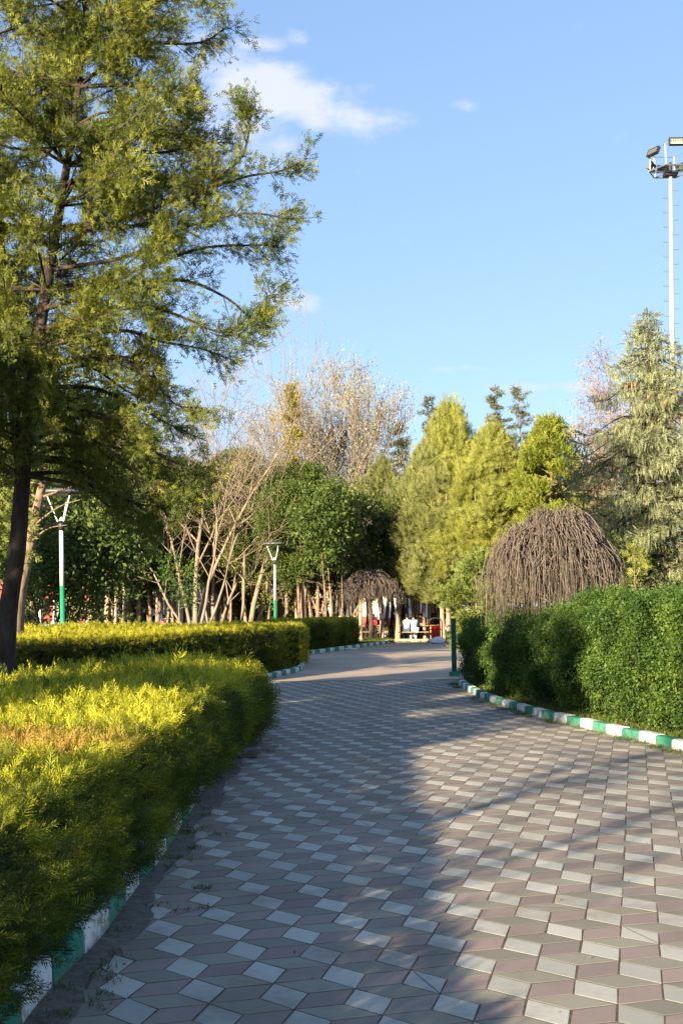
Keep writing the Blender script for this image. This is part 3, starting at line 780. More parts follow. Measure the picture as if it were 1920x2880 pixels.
# ------------------------------------------------------------------ big juniper on the left
def big_juniper():
    rng = np.random.default_rng(77)
    base = at(12, 1870, 17.2); base.z = 0
    root = empty('juniper_tree', base, 'tall juniper with dark trunk and feathery olive crown at the left edge', 'tree')
    off = np.array(base)
    def A(px, py, dy=0): return np.array(at(px, py, 17.2 + dy)) - off
    lines = []
    trunk = curve_pts([A(10, 1900) * np.array([1, 1, 0]), A(22, 1740), A(48, 1560), A(62, 1380), A(78, 1200), A(105, 980), A(140, 760, .1), A(180, 520, .2), A(215, 300, .2), A(240, 60, .1), A(262, -250)], 4)
    lines.append((trunk, np.interp(np.linspace(0, 1, len(trunk)), [0, .08, .3, .6, 1], [.19, .135, .11, .075, .022]), 10))
    st2 = curve_pts([A(64, 1330), A(40, 1150, .4), A(18, 900, .7), A(0, 600, .8), A(-20, 200, .8), A(-40, -200, .7)], 4)
    lines.append((st2, np.linspace(.10, .02, len(st2)), 8))
    limbs = []
    def limb(y0, ctrl, d=0, r=.036):
        k = np.argmin(np.abs(trunk[:, 2] - A(0, y0)[2])); p0 = trunk[k]
        n = len(ctrl); pts = [p0] + [A(c[0], c[1], d * (i + 1) / n) for i, c in enumerate(ctrl)]
        c = curve_pts(pts, 5); limbs.append(c); lines.append((c, np.linspace(r, .008, len(c)), 5))
    L = [(40, [(380, 30), (520, -20), (600, 20)], -.5), (120, [(400, 120), (560, 120), (640, 75)], .4), (230, [(360, 240), (480, 260), (555, 225)], -.3), (330, [(380, 330), (500, 380), (540, 330)], .6),
         (480, [(330, 420), (450, 430), (560, 405), (630, 400)], .3), (400, [(300, 380), (420, 300), (500, 240)], -1.0),
         (640, [(330, 640), (480, 610), (600, 510), (680, 440), (705, 330), (700, 285)], -.2), (640, [(330, 620), (500, 560), (680, 500), (790, 480), (865, 445)], .2),
         (740, [(360, 720), (520, 640), (690, 600), (840, 620)], -.5), (800, [(380, 760), (560, 700), (700, 690), (780, 690)], .5),
         (880, [(360, 800), (520, 790), (640, 840), (720, 900), (765, 825)], 0), (930, [(340, 860), (480, 880), (600, 930), (690, 945)], -.6),
         (980, [(330, 930), (450, 960), (560, 980), (625, 1000)], .6), (1060, [(260, 1010), (370, 1020), (450, 1090), (500, 1140), (585, 1148)], -.2),
         (1120, [(250, 1090), (360, 1130), (470, 1190), (580, 1240)], .5), (1180, [(260, 1170), (380, 1230), (480, 1300), (590, 1360)], -.3),
         (1260, [(230, 1260), (350, 1310), (450, 1370), (560, 1390)], .4), (1300, [(200, 1310), (300, 1380), (400, 1420), (470, 1430)], -.6),
         (1150, [(200, 1150), (330, 1180), (420, 1250)], -1.4), (1000, [(220, 960), (320, 1000), (430, 1010)], 1.4),
         (850, [(250, 830), (350, 780), (430, 720)], -1.5), (700, [(260, 640), (340, 560), (420, 520)], 1.5), (520, [(260, 480), (330, 420), (420, 360)], -1.3), (250, [(300, 180), (360, 120), (420, 60)], 1.2),
         (1330, [(170, 1330), (260, 1360), (360, 1420)], .9), (1280, [(200, 1250), (330, 1260), (460, 1310), (540, 1330)], 1.0), (1230, [(180, 1210), (300, 1260), (410, 1350), (500, 1390)], -1.0), (1300, [(180, 1290), (300, 1330), (420, 1440), (560, 1380)], .2), (1350, [(230, 1370), (330, 1440), (430, 1480)], -.2),
         (150, [(280, 60), (340, -40), (420, -120)], -1), (560, [(240, 540), (300, 500), (380, 470)], -2.0), (950, [(230, 900), (300, 880), (390, 860)], -2.2)]
    for y0, c, d in L: limb(y0, c, d)
    for i in range(60):                                 # limbs to the other sides of the tree
        y0 = rng.uniform(-150, 1330); a = rng.uniform(R(95), R(395)); ln = rng.uniform(1.6, 3.6) * (1 if y0 > 300 else .75)
        k = np.argmin(np.abs(trunk[:, 2] - A(0, y0)[2])); p0 = trunk[k]; dd = np.array([math.cos(a), math.sin(a), 0])
        if dd[0] > .25: ln *= .6
        c = curve_pts([p0, p0 + dd * ln * .4 + [0, 0, rng.uniform(-.1, .4)], p0 + dd * ln * .8 + [0, 0, rng.uniform(-.5, .5)], p0 + dd * ln + [0, 0, rng.uniform(-.3, .7)]], 4)
        limbs.append(c); lines.append((c, np.linspace(.028, .006, len(c)), 4))
    for i in range(120):
        T_ = trunk if i % 3 else st2
        k = rng.integers(int(len(T_) * .30), len(T_)); p0 = T_[k]; a = rng.uniform(0, 6.283); dd = np.array([math.cos(a), math.sin(a), 0]); ln = rng.uniform(.6, 1.7)
        c = curve_pts([p0, p0 + dd * ln * .5 + [0, 0, rng.uniform(.0, .4)], p0 + dd * ln + [0, 0, rng.uniform(.0, .9)]], 4)
        limbs.append(c); lines.append((c, np.linspace(.018, .005, len(c)), 4))
    Pf = []; Df = []; Ef = []
    for c in limbs:
        n = len(c); ln = np.linalg.norm(np.diff(c, axis=0), axis=1).sum()
        nt = int(ln * 10)
        for k in range(nt):
            t = rng.uniform(.16, 1.0) ** .8; i = min(int(t * (n - 1)), n - 2); p = c[i] + (c[i + 1] - c[i]) * (t * (n - 1) - i)
            d = norm(c[i + 1] - c[i])
            side = norm(np.cross(d, rng.normal(0, 1, 3))); td = norm(d * .75 + side * rng.uniform(.4, 1.0) + np.array([0, 0, rng.uniform(-.55, .5)]))
            l = rng.uniform(.22, .62) * (1.15 - .45 * t)
            q = curve_pts([p, p + td * l * .5 + [0, 0, -.02], p + td * l + [0, 0, rng.uniform(-.12, .08)]], 3)
            lines.append((q, np.linspace(.008, .003, len(q)), 3))
            m = int(12 + l * 34)
            u = rng.uniform(.15, 1.05, m) * (len(q) - 1); ii = np.clip(u.astype(int), 0, len(q) - 2)
            pp = q[ii] + (q[ii + 1] - q[ii]) * (u - ii)[:, None] + rng.normal(0, .06, (m, 3))
            Pf.append(pp); Ef.append(np.clip(rng.random() ** 2.1 * .75 + rng.random(m) * .2 + .16 * (u / (len(q) - 1)), 0, 1)); Df.append(np.repeat(td[None], m, 0) + rng.normal(0, .65, (m, 3)) + np.array([0, 0, .12]))
    tube_mesh('trunk', lines, M_bark_black, root)
    P = np.concatenate(Pf); D = np.concatenate(Df); E2 = np.concatenate(Ef)
    W = P + off - np.array([0, 0, CAMH]); M3 = np.array(C3); q = W @ M3; X_ = 960 + F * q[:, 0] / -q[:, 2]; Y_ = 1440 - F * q[:, 1] / -q[:, 2]
    keep = ~((X_ > 85) & (X_ < 225) & (Y_ > 1365) & (Y_ < 1700)); P = P[keep]; D = D[keep]; E2 = E2[keep]      # sprays in the camera's line of sight to the lamp are left out
    S = rng.uniform(.6, 1.4, len(P)) * .125
    print('juniper sprays', len(P))
    scatter('crown', M_jun, P, D, S, [tpl_spray(6, .46, .045, 70 + i) for i in range(5)], rng, root, extra=E2)
    return root
big_juniper()

# leaning paler trunk just behind the juniper
r_ = np.random.default_rng(4)
def lean_tree():
    b = gp(28, 1850); b = Vector((at(36, 1800, 24).x, 24, 0)); root = empty('juniper_tree', b, 'leaning tree with paler rough bark just right of the dark juniper trunk', 'tree')
    o = np.array(b); A = lambda x, y, d=0: np.array(at(x, y, 24 + d)) - o
    tk = curve_pts([A(38, 1800) * [1, 1, 0], A(50, 1700), A(70, 1600), A(92, 1500), A(112, 1400), A(150, 1230), A(190, 1050)], 4)
    lines = [(tk, np.linspace(.17, .05, len(tk)), 9)]
    P = []; D = []
    for i in range(34):
        k = r_.integers(10, len(tk)); a = r_.uniform(0, 6.28); l = r_.uniform(1, 2.8); d = np.array([math.cos(a), math.sin(a), r_.uniform(-.1, .5)])
        c = curve_pts([tk[k], tk[k] + d * l * .5, tk[k] + d * l + [0, 0, -.2]], 4); lines.append((c, np.linspace(.03, .008, len(c)), 4))
        for q in range(150):
            p = c[r_.integers(2, len(c))] + r_.normal(0, .3, 3); P.append(p); D.append(d + r_.normal(0, .7, 3))
    tube_mesh('trunk', lines, M_bark, root)
    P = np.array(P); D = np.array(D); W = P + o - np.array([0, 0, CAMH]); q = W @ np.array(C3); X_ = 960 + F * q[:, 0] / -q[:, 2]; Y_ = 1440 - F * q[:, 1] / -q[:, 2]
    keep = ~((X_ > 95) & (X_ < 240) & (Y_ > 1350)); P = P[keep]; D = D[keep]
    scatter('crown', M_mid, P, np.array(D), r_.uniform(.6, 1.3, len(P)) * .2, SPR_C, r_, root)
lean_tree()

# ------------------------------------------------------------------ weeping trees
def weeping(loc, label, seed, H, Rr, nstr, trunk_h, thin=.006, base_z=1.2, rz=0, group='weeping trees with bare hanging twigs', lobe=None):
    rng = np.random.default_rng(seed)
    root = empty('weeping_tree', loc, label, 'tree', group, rz)
    th = trunk_h
    rng2 = np.random.default_rng(seed + 500)
    lines = [(curve_pts([(0, 0, -.05), (.04, .02, th * .5), (-.03, 0, th)], 5), np.interp(np.linspace(0, 1, 11), [0, .1, 1], [.17, .12, .10]), 9)]
    for a, l, z in ((2.6, .6, .5), (.3, .75, .6), (4.3, .6, .5), (1.4, .5, .55)):
        d = np.array([math.cos(a), math.sin(a), 0]); lines.append((curve_pts([(-.03, 0, th - .1), np.array([0, 0, th + z * .3]) + d * l * .5, np.array([0, 0, th + z]) + d * l], 4), np.linspace(.07, .03, 9), 6))
    tube_mesh('trunk', lines, M_bark_dk, root)
    st = []
    for i in range(nstr):
        a = rng.uniform(0, 2 * math.pi); k = rng.random()
        lob = 1 + .10 * math.sin(3 * a + 1) + .06 * math.sin(5 * a)
        rr = Rr * lob * (.35 + .65 * k ** .6)
        top = H * (1 - .22 * (rr / Rr) ** 3 * rng.uniform(.6, 1.4)) - rng.uniform(0, .10)
        r0 = rr * rng.uniform(.05, .5)
        zb_ = base_z + rng.uniform(-.15, .9) + (1 - k) * .3
        a2 = a + rng.normal(0, .28)
        D = lambda r, an: np.array([r * math.cos(an), r * math.sin(an), 0])
        c = curve_pts([D(r0, a) + [0, 0, top - .35 * rng.random() - .1], D(r0 + (rr - r0) * .45, a + (a2 - a) * .4) + [0, 0, top + .02], D(rr * .92, a2) + [0, 0, top - .28], D(rr * 1.02 + rng.normal(0, .04), a2) + [0, 0, (top + zb_) / 2], D(rr * (1.0 + rng.uniform(-.06, .10)), a2 + rng.normal(0, .05)) + [0, 0, zb_]], 4)
        if lobe and i % 3 == 0:
            c = c * np.array([.72, .72, 1.0]) + np.array([lobe[0], lobe[1], 0]); c[:, 2] = np.where(c[:, 2] > zb_, zb_ + (c[:, 2] - zb_) * lobe[2], c[:, 2])
        q_ = np.cumsum(rng.normal(0, .020, c.shape), axis=0); c[1:-1] += (q_[:-2] + q_[1:-1] + q_[2:]) / 3; c[0] += q_[0]; c[-1] += q_[-2]
        th_ = thin * (rng.uniform(2.6, 4.0) if i % 16 == 0 else rng.uniform(1.1, 2.3))
        st.append((c, th_ * (1 - np.linspace(0, 1, len(c))) ** .7 + thin * .5, 4))
        if rng.random() < .6:                 # side twig
            j = rng.integers(4, len(c) - 4); e = c[j] + [rng.normal(0, .12), rng.normal(0, .12), -rng.uniform(.3, .8)]
            st.append((curve_pts([c[j], (c[j] + e) / 2 + rng.normal(0, .04, 3), e], 3), np.linspace(thin, thin * .5, 7), 3))
    tube_mesh('hanging_twigs', st, M_weep, root)
    # buds
    n = nstr * 5; P = np.array([s[0][rng.integers(4, len(s[0]))] for s in [st[k] for k in rng.integers(0, len(st), n)]]) + rng.normal(0, .02, (n, 3))
    scatter('buds', M_mid, P, rng.normal(0, 1, (n, 3)), rng.uniform(.5, 1, n) * .035, LEAF, rng, root)
    return root
wb = at(1572, 1700, 22); wb.z = 0
weeping(wb, 'grey-brown weeping tree with bare hanging twigs rising behind the right privet hedge', 21, 3.42, 1.12, 820, 2.4, base_z=1.15, thin=.0042, lobe=(-.58, -.1, .80))
wb = gp(1042, 1809)
weeping(Vector((wb.x, wb.y, 0)), 'far bare weeping tree with dark forked trunk beside the far striped kerb', 22, 3.45, 1.45, 560, 2.0, base_z=1.75, thin=.0065)
wb = Vector((at(985, 1700, 64).x, 64, 0))
weeping(wb, 'brownish bare weeping tree standing behind the farthest thuja hedge', 23, 3.3, 1.4, 420, 2.0, base_z=1.9, thin=.0065)

# ------------------------------------------------------------------ trees
def gx(px, Y, py=1760): return Vector((at(px, py, Y).x, Y, 0))
def ztop(py, Y, px=960): return at(px, py, Y).z

cyp_prof = lambda u: 3.0 * (min(1, (u + .12) * 4) ** .6) * (1 - u ** 2.2) ** .8 + .15
TY = crown_tree('cypress_tree', gx(1290, 62), 'broad yellow-green cypress with a pointed top, right of the far path end', 'tree', 31, 11.2, 3.0, lambda u: 2.5 * (min(1, (u + .2) * 3) ** .5) * (1 - u ** 1.7) ** .75 + .12, 190, 72, .60, M_yel, SPR_M, .42, .16, M_bark_lt, 'yellow-green cypresses beyond the path', stems=3, vert=1.9, wide=.62, up=2.2)
TY2 = crown_tree('cypress_tree', gx(1180, 61), 'pale olive cypress directly right of the forked weeping tree', 'tree', 32, 9.0, 2.7, lambda u: 1.9 * (min(1, (u + .2) * 3) ** .5) * (1 - u ** 2) ** .7 + .1, 150, 76, .58, M_yel2, SPR_M, .40, .17, M_bark_lt, 'yellow-green cypresses beyond the path', stems=3, vert=1.8, wide=.62, up=2.0)
G = 'yellow-green cypresses beyond the path'
dup(TY, gx(1405, 60), 1.3, (1.12, 1.12, .87), 'widest bright yellow cypress, behind the left edge of the near weeping tree', G)
dup(TY2, gx(1260, 58.5), 2.2, (1.05, 1.05, .83), 'low rounded cypress just right of the red bin', G)
dup(TY, gx(1330, 66), 3.0, (.9, .9, .8), 'smaller yellow cypress behind the pair of broad ones', G)
dup(TY, gx(1345, 58), 5.1, (1.15, 1.15, .70), 'low full yellow cypress between the pointed one and the widest one', G)
dup(TY2, gx(1455, 60), .7, (1.2, 1.2, .86), 'olive cypress rising just left of the tufted bright pine', G)
dup(TY2, gx(1610, 60), 3.7, (1.2, 1.2, .80), 'olive cypress between the tufted bright pine and the lower tufted pine', G)
dup(TY2, gx(1070, 68), 4.0, (1.0, 1.0, 1.0), 'olive cypress seen through the bare branches left of the pale one', G)
dup(TY, gx(1490, 63), 4.4, (.8, .8, .72), 'yellow cypress between the widest cypress and the tufted pine', G)
TP = crown_tree('pine_tree', gx(1560, 56), 'tufted bright green pine rising behind the near weeping tree', 'tree', 33, 9.9, 2.2, lambda u: 2.5 * (min(1, (u + .25) * 2.5) ** .5) * (1 - u ** 1.5) ** .7 + .1, 95, 95, .45, M_pine, NEED + SPR_C[:2], .42, .17, M_bark, stems=1, limbs=40, up=.9)
dup(TP, gx(1660, 58), 2.0, (.95, .95, .80), 'lower tufted pine between the tufted one and the spruce')
dup(TP, gx(1535, 60.5), 1.0, (.55, .55, 1.02), 'slim tufted pine directly behind the bright green tufted pine')

def spire(loc, H, seed, label, m=M_spire, rad=1.9, zb=2.5, tiers=22, gap=.5, dens=1.0, group='pointed conifers above the tree line'):
    rng = np.random.default_rng(seed)
    root = empty('spire_conifer', loc, label, 'tree', group)
    lines = [(np.array([[rng.normal(0, .02), rng.normal(0, .02), H * i / 8] for i in range(9)]), np.linspace(.16, .015, 9), 6)]
    P = []; D = []; S = []
    for t in range(tiers):
        u = (t + rng.uniform(-.3, .3)) / tiers; u = min(max(u, 0), .985); z = zb + (H - zb) * u
        nb = rng.integers(4, 7)
        for b in range(nb):
            z = zb + (H - zb) * min(.985, max(0, u + rng.normal(0, .5 / tiers)))
            a = rng.uniform(0, 6.283); l = (rad * .62 * (1 - u) ** .6 + .10) * rng.uniform(.35, 1.25)
            d = np.array([math.cos(a), math.sin(a), 0]); e = d * l + [0, 0, -.12 * l + (.25 if u > .8 else 0)]
            c = curve_pts([(0, 0, z), d * l * .5 + [0, 0, z + .06 * l], e + [0, 0, z]], 4)
            lines.append((c, np.linspace(.028, .008, len(c)), 3))
            n = int((10 + l * 34) * dens); q = rng.uniform(.2, 1, n) * (len(c) - 1); ii = np.clip(q.astype(int), 0, len(c) - 2)
            pp = c[ii] + (c[ii + 1] - c[ii]) * (q - ii)[:, None] + rng.normal(0, .10, (n, 3)) * [1, 1, .8]
            P.append(pp); D.append(d + np.column_stack([rng.normal(0, .8, (n, 2)), rng.normal(-.05, .35, n)])); S.append(rng.uniform(.14, .30, n))
    tube_mesh('trunk', lines, M_bark, root)
    scatter('crown', m, np.concatenate(P), np.concatenate(D), np.concatenate(S), SPR_C, rng, root)
    return root
Yd = 84
spire(gx(1215, Yd), ztop(1110, Yd), 41, 'pointed dark conifer, leftmost of the three above the yellow cypresses', rad=3.2, dens=1.5)
spire(gx(1408, Yd), ztop(1092, Yd), 42, 'pointed dark conifer in the middle above the widest yellow cypress, densest of the three spires', rad=3.6, dens=2.2)
spire(gx(1475, Yd), ztop(1068, Yd), 43, 'thin sparse conifer with the highest tip, right of the dense spire', rad=2.8, dens=1.2, tiers=22)
spire(gx(1125, Yd), ztop(1185, Yd), 44, 'short brownish pointed conifer right of the catkin tree', rad=3.2, dens=1.3)
spire(gx(1145, 88), ztop(1225, 88), 47, 'low dark conifer half hidden by the short brownish one', rad=2.2)
spire(gx(826, 70), ztop(1075, 70), 45, 'golden pointed conifer in front of the left half of the catkin tree', M_gold, rad=1.6, tiers=34, dens=1.7)
spire(gx(1850, 74), ztop(1010, 74), 46, 'dark pointed conifer behind the blue-grey spruce', rad=2.2)

# catkin tree
PP = dict(levels=3, seg=[8, 6, 4, 3], wob=.06, up=[.2, .55, .6, .6], kids=[16, 9, 6], **{'from': [.22, .15, .1]}, ang=(18, 42), len=(.42, .62), taper=.25, rr=.5)
bare_tree('catkin_tree', gx(945, 74), 'tall leafless tree full of pale hanging catkins, in the middle of the skyline', 'tree', 51,
          [((0, 0), (0, 0, 1), 12.5, .24), ((.2, .1), (.22, 0, 1), 11.5, .2), ((-.2, .1), (-.26, .1, 1), 11.5, .2), ((0, .2), (.05, .3, 1), 10, .16)], PP, M_bare, None, (M_catkin, [tpl_spray(0, .1, .22, i) for i in range(3)], 17000, .30, .15), min_r=.012)
# bare multi-stem trees
PB = dict(w0=.9, levels=3, seg=[9, 7, 5, 4], wob=.11, up=[.15, .5, .5, .3], kids=[7, 6, 4], **{'from': [.3, .15, .15]}, ang=(28, 62), len=(.42, .72), taper=.25, rr=.5)
bare_tree('bare_tree', gx(548, 57, 1735), 'leafless tree with many slender stems splitting low, in front of the left grove', 'tree', 52,
          [((0, 0), (.10, 0, 1), 11.0, .19), ((.1, 0), (.02, .1, 1), 12.0, .14), ((-.12, .05), (-.16, .1, 1), 9.4, .12), ((.15, -.05), (.22, .0, 1), 9.0, .11), ((-.05, .1), (-.26, .1, 1), 7.2, .09), ((.2, .1), (.42, -.1, .9), 9.2, .10)], PB, M_bare, 'bare multi-stem trees', (M_catkin, LEAF_C, 900, .1, .10), min_r=.009)
PB2 = dict(PB); PB2['up'] = [.1, .2, .25, .1]
bare_tree('bare_tree', gx(690, 59, 1735), 'leafless tree with a leaning trunk left of the middle street lamp', 'tree', 53,
          [((0, 0), (.30, 0, 1), 8.8, .2), ((.1, 0), (.42, .1, 1), 8.0, .12), ((-.2, .0), (-.06, .1, 1), 8.4, .12)], PB2, M_bare, 'bare multi-stem trees', (M_catkin, LEAF_C, 900, .1, .10), min_r=.009)
bare_tree('bare_tree', gx(618, 61, 1735), 'leafless tree of straight thin stems between the low-splitting one and the leaning one', 'tree', 55,
          [((0, 0), (.04, 0, 1), 7.0, .12), ((.5, 0), (.1, .1, 1), 6.4, .1), ((-.4, .0), (-.1, .1, 1), 6.2, .10)], PB, M_bare, 'bare multi-stem trees', (M_catkin, LEAF_C, 700, .1, .10), min_r=.009)
bare_tree('bare_tree', gx(935, 60, 1735), 'leafless tree spreading brown branches over the farthest hedge', 'tree', 54,
          [((0, 0), (.12, 0, 1), 6.0, .15), ((.25, 0), (.55, .1, 1), 6.0, .09), ((-.2, .0), (-.3, .1, 1), 5.6, .10), ((-.8, .0), (.2, .1, 1), 6.2, .10)], PB2, M_bare, 'bare multi-stem trees', (M_mid, LEAF_C, 2500, .25, .2), min_r=.009)

# leafy trees
rnd_prof = lambda r: (lambda u: r * math.sqrt(max(0.02, 1 - (2 * u - 1) ** 2 * .92)))
TD = crown_tree('broadleaf_tree', gx(860, 58), 'dense dark green broadleaf tree right of the middle street lamp', 'tree', 61, 8.0, 3.1, rnd_prof(1.85), 60, 110, .46, M_dark, LEAF, .34, .15, M_bark, stems=3)
TM = crown_tree('broadleaf_tree', gx(705, 64), 'mid green leafy tree behind the leaning leafless tree', 'tree', 62, 9.6, 3.6, rnd_prof(2.5), 70, 110, .55, M_mid, LEAF, .34, .15, M_bark_lt, stems=2)
TDK = crown_tree('grove_tree', gx(300, 60), 'tall dark crowned tree of the left grove behind the second bright trunk', 'tree', 63, 10.5, 3.9, lambda u: 2.6 * (min(1, (u + .25) * 2.5) ** .5) * (1 - u ** 2) ** .5 + .2, 90, 110, .75, M_dark, SPR_C, .5, .15, M_bark_lt)
GG = 'leafy trees of the grove beyond the hedges'
TD['group'] = GG; TM['group'] = GG; TDK['group'] = GG
# more trees of the grove: (source, photo x, distance, rz, (sx, sz), label)
grove = [
    (TM, 480, 65, 1.0, 1.0, .93, 'mid green leafy tree behind the low-splitting leafless tree'),
    (TM, 590, 70, 2.4, 1.05, 1.0, 'mid green leafy tree filling the gap under the golden conifer'),
    (TM, 790, 72, 4.0, 1.05, .92, 'mid green leafy tree above the dense dark broadleaf tree'),
    (TM, 900, 68, 5.2, 1.0, .80, 'mid green leafy tree below the catkin tree'),
    (TM, 1010, 74, .6, 1.1, .86, 'mid green leafy tree right below the catkin tree, beside the olive cypress'),
    (TD, 985, 62, 1.9, 1.1, .80, 'dark green broadleaf tree over the brownish weeping tree'),
    (TD, 760, 60, 2.9, 1.0, .95, 'dark green broadleaf tree directly behind the middle street lamp'),
    (TD, 430, 64, 4.2, 1.0, .90, 'dark green broadleaf tree left of the low-splitting leafless tree'),
    (TD, 640, 66, .9, 1.0, .80, 'dark green broadleaf tree behind the leafless tree of straight stems'),
    (TDK, 60, 62, 1.1, 1.0, 1.0, 'tall dark grove tree at the left edge behind the juniper trunks'),
    (TDK, 170, 64, 2.2, 1.0, 1.0, 'tall dark grove tree behind the left street lamp'),
    (TDK, 235, 62, 3.3, .9, .85, 'shorter dark grove tree just right of the left street lamp'),
    (TDK, 390, 66, 4.4, 1.0, .95, 'tall dark grove tree behind the thin green lamp pole on the left'),
    (TDK, 530, 74, 5.5, 1.0, .95, 'tall dark grove tree deep behind the low-splitting leafless tree'),
    (TDK, -20, 70, .5, 1.1, 1.05, 'tall dark grove tree cut by the left edge of the view'),
    (TDK, 110, 118, 2.9, 1.1, 1.0, 'dark grove tree above the brick red shop on the left'),
    (TDK, 260, 99, 1.9, 1.1, 1.0, 'dark grove tree above the parking sign'),
    (TDK, 350, 100, 5.0, 1.1, 1.0, 'dark grove tree above the white parked car'),
    (TDK, 640, 80, .2, 1.1, .95, 'dark grove tree deep behind the leaning leafless tree'),
    (TDK, 730, 84, 3.9, 1.1, .9, 'dark grove tree deep behind the middle street lamp'),
    (TDK, 830, 82, 1.4, 1.1, .9, 'dark grove tree deep below the golden conifer'),
    (TDK, 920, 122, 2.7, 1.1, .85, 'dark grove tree deep behind the brown spreading leafless tree'),
    (TDK, 1010, 122, 4.9, 1.1, .85, 'dark grove tree deep behind the brownish weeping tree'),
    (TDK, 1100, 120, .9, 1.1, .85, 'dark grove tree deep left of the tallest cypress trunks'),
    (TDK, 1190, 121, 3.5, 1.1, .85, 'dark grove tree deep behind the seated pair'),
    (TDK, 1290, 122, 5.9, 1.1, .85, 'dark grove tree deep behind the green post'),
    (TDK, 1400, 120, 2.0, 1.1, .85, 'dark grove tree deep behind the widest yellow cypress'),
    (TDK, 1520, 86, 1.0, 1.1, .85, 'dark grove tree deep behind the tufted bright pine'),
    (TDK, 1640, 84, 4.0, 1.1, .85, 'dark grove tree deep behind the reddish birch'),
]
for src, px, Y, rz, sx, sz, lab in grove:
    dup(src, gx(px, Y), rz, (sx, sx, sz), lab, GG)
# second line of the wood, beyond the road

# trees outside the view on the left and behind the camera; they throw the long shadows
off = [(-11.2, 7.6, .7, .62, 'loose dark park tree that shades the juniper, outside the view on the left'), (-8.3, 3.4, .72, .58, 'lower park tree nearest the camera, outside the view on the left'),
       (-17.5, 22, 1, .95, 'tall dark park tree level with the second hedge, outside the view on the left')]
OT = crown_tree('park_tree', Vector((off[1][0], off[1][1], 0)), off[1][4], 'tree', 68, 6.2, 3.1, rnd_prof(1.9), 46, 70, .42, M_dark, LEAF_C, .26, .12, M_bark, 'park trees outside the view')
for i, (x, y, sx, sz, lab) in enumerate(off):
    if i == 1: continue
    dup(TDK, Vector((x, y, 0)), i * 1.3, (.85, .85, .72) if i == 0 else (sx, sx, sz), lab, 'park trees outside the view')
bare_tree('bare_tree', Vector((-7.4, -2.6, 0)), 'leafless tree behind and left of the viewpoint that throws branch shadows on the paving', 'tree', 58,
          [((0, 0), (.05, 0, 1), 6.5, .13), ((.1, 0), (.3, .1, 1), 5.0, .08)], dict(levels=2, seg=[8, 6, 4], wob=.1, up=[.1, .2, .1], kids=[7, 4], **{'from': [.35, .2]}, ang=(35, 75), len=(.4, .6), taper=.25, rr=.5), M_bare, None, (M_mid, LEAF_C, 260, .2, .2))

# trunks that stand out between the hedge and the road: photo x, half-visible base y or distance, width px, x at height, label
def trunk_only(px, Y, wpx, px_top, ptop, m, label, seed, fork=None, group='bright trunks in the wood', crown=None, ivy=False):
    if 330 < px < 900: Y += 8
    rng = np.random.default_rng(seed)
    b = gx(px, Y); b.z = -.02; root = empty('tree_trunk', b, label, 'tree', group); root.name = 'park_tree'
    o = np.array(b); w = wpx / F * Y / 2
    top = np.array(at(px_top, ptop, Y)) - o
    mid = top * .5 + np.array([rng.normal(0, .07), 0, 0])
    c = curve_pts([(0, 0, 0), mid, top], 6); ex = top + (top - mid) * .8
    c = np.vstack([c, ex]); rad = np.interp(np.linspace(0, 1, len(c)), [0, .06, .7, 1], [w * 1.25, w, w * .8, w * .35])
    rad = rad * (1 + rng.normal(0, .03, len(rad)))
    lines = [(c, rad, 9)]
    if fork:
        f0 = c[int(len(c) * fork[0])]; f1 = np.array(at(fork[1], fork[2], Y)) - o
        lines.append((curve_pts([f0, (f0 + f1) / 2 + [.05, 0, -.05], f1], 5), np.linspace(w * .7, w * .4, 11), 7))
    for k in range(8):
        a = rng.uniform(0, 6.28); z = rng.uniform(.45, 1); p = c[int(z * (len(c) - 1))]; l = rng.uniform(.1, .6)
        lines.append((curve_pts([p, p + np.array([math.cos(a) * l * .5, math.sin(a) * l * .5, l * .2]), p + np.array([math.cos(a) * l, math.sin(a) * l, l * rng.uniform(.3, 1.3)])], 3), np.linspace(w * .2, .008, 7), 4))
    tube_mesh('trunk', lines, m, root)
    # crown above
    P = []; D = []
    ce = np.array([ex[0], 0, ex[2] + 1.3])
    n = 420; g = norm(rng.normal(0, 1, (n, 3))) * rng.random((n, 1)) ** .4 * np.array([1.3, 1.3, 1.7])
    cl = ce + norm(rng.normal(0, 1, (14, 3))) * np.array([1.3, 1.3, 2.0]) * rng.uniform(.3, 1, (14, 1))
    P = cl[rng.integers(0, 14, n)] + g * .42; P[:, 2] = np.maximum(P[:, 2], top[2] * .9)
    scatter('crown', crown or M_dark, P, g + [0, 0, .3], rng.uniform(.6, 1.3, n) * .42, SPR_C if n % 2 else LEAF_C, rng, root)
T = trunk_only
LT, MT = M_bark_lt, M_bark
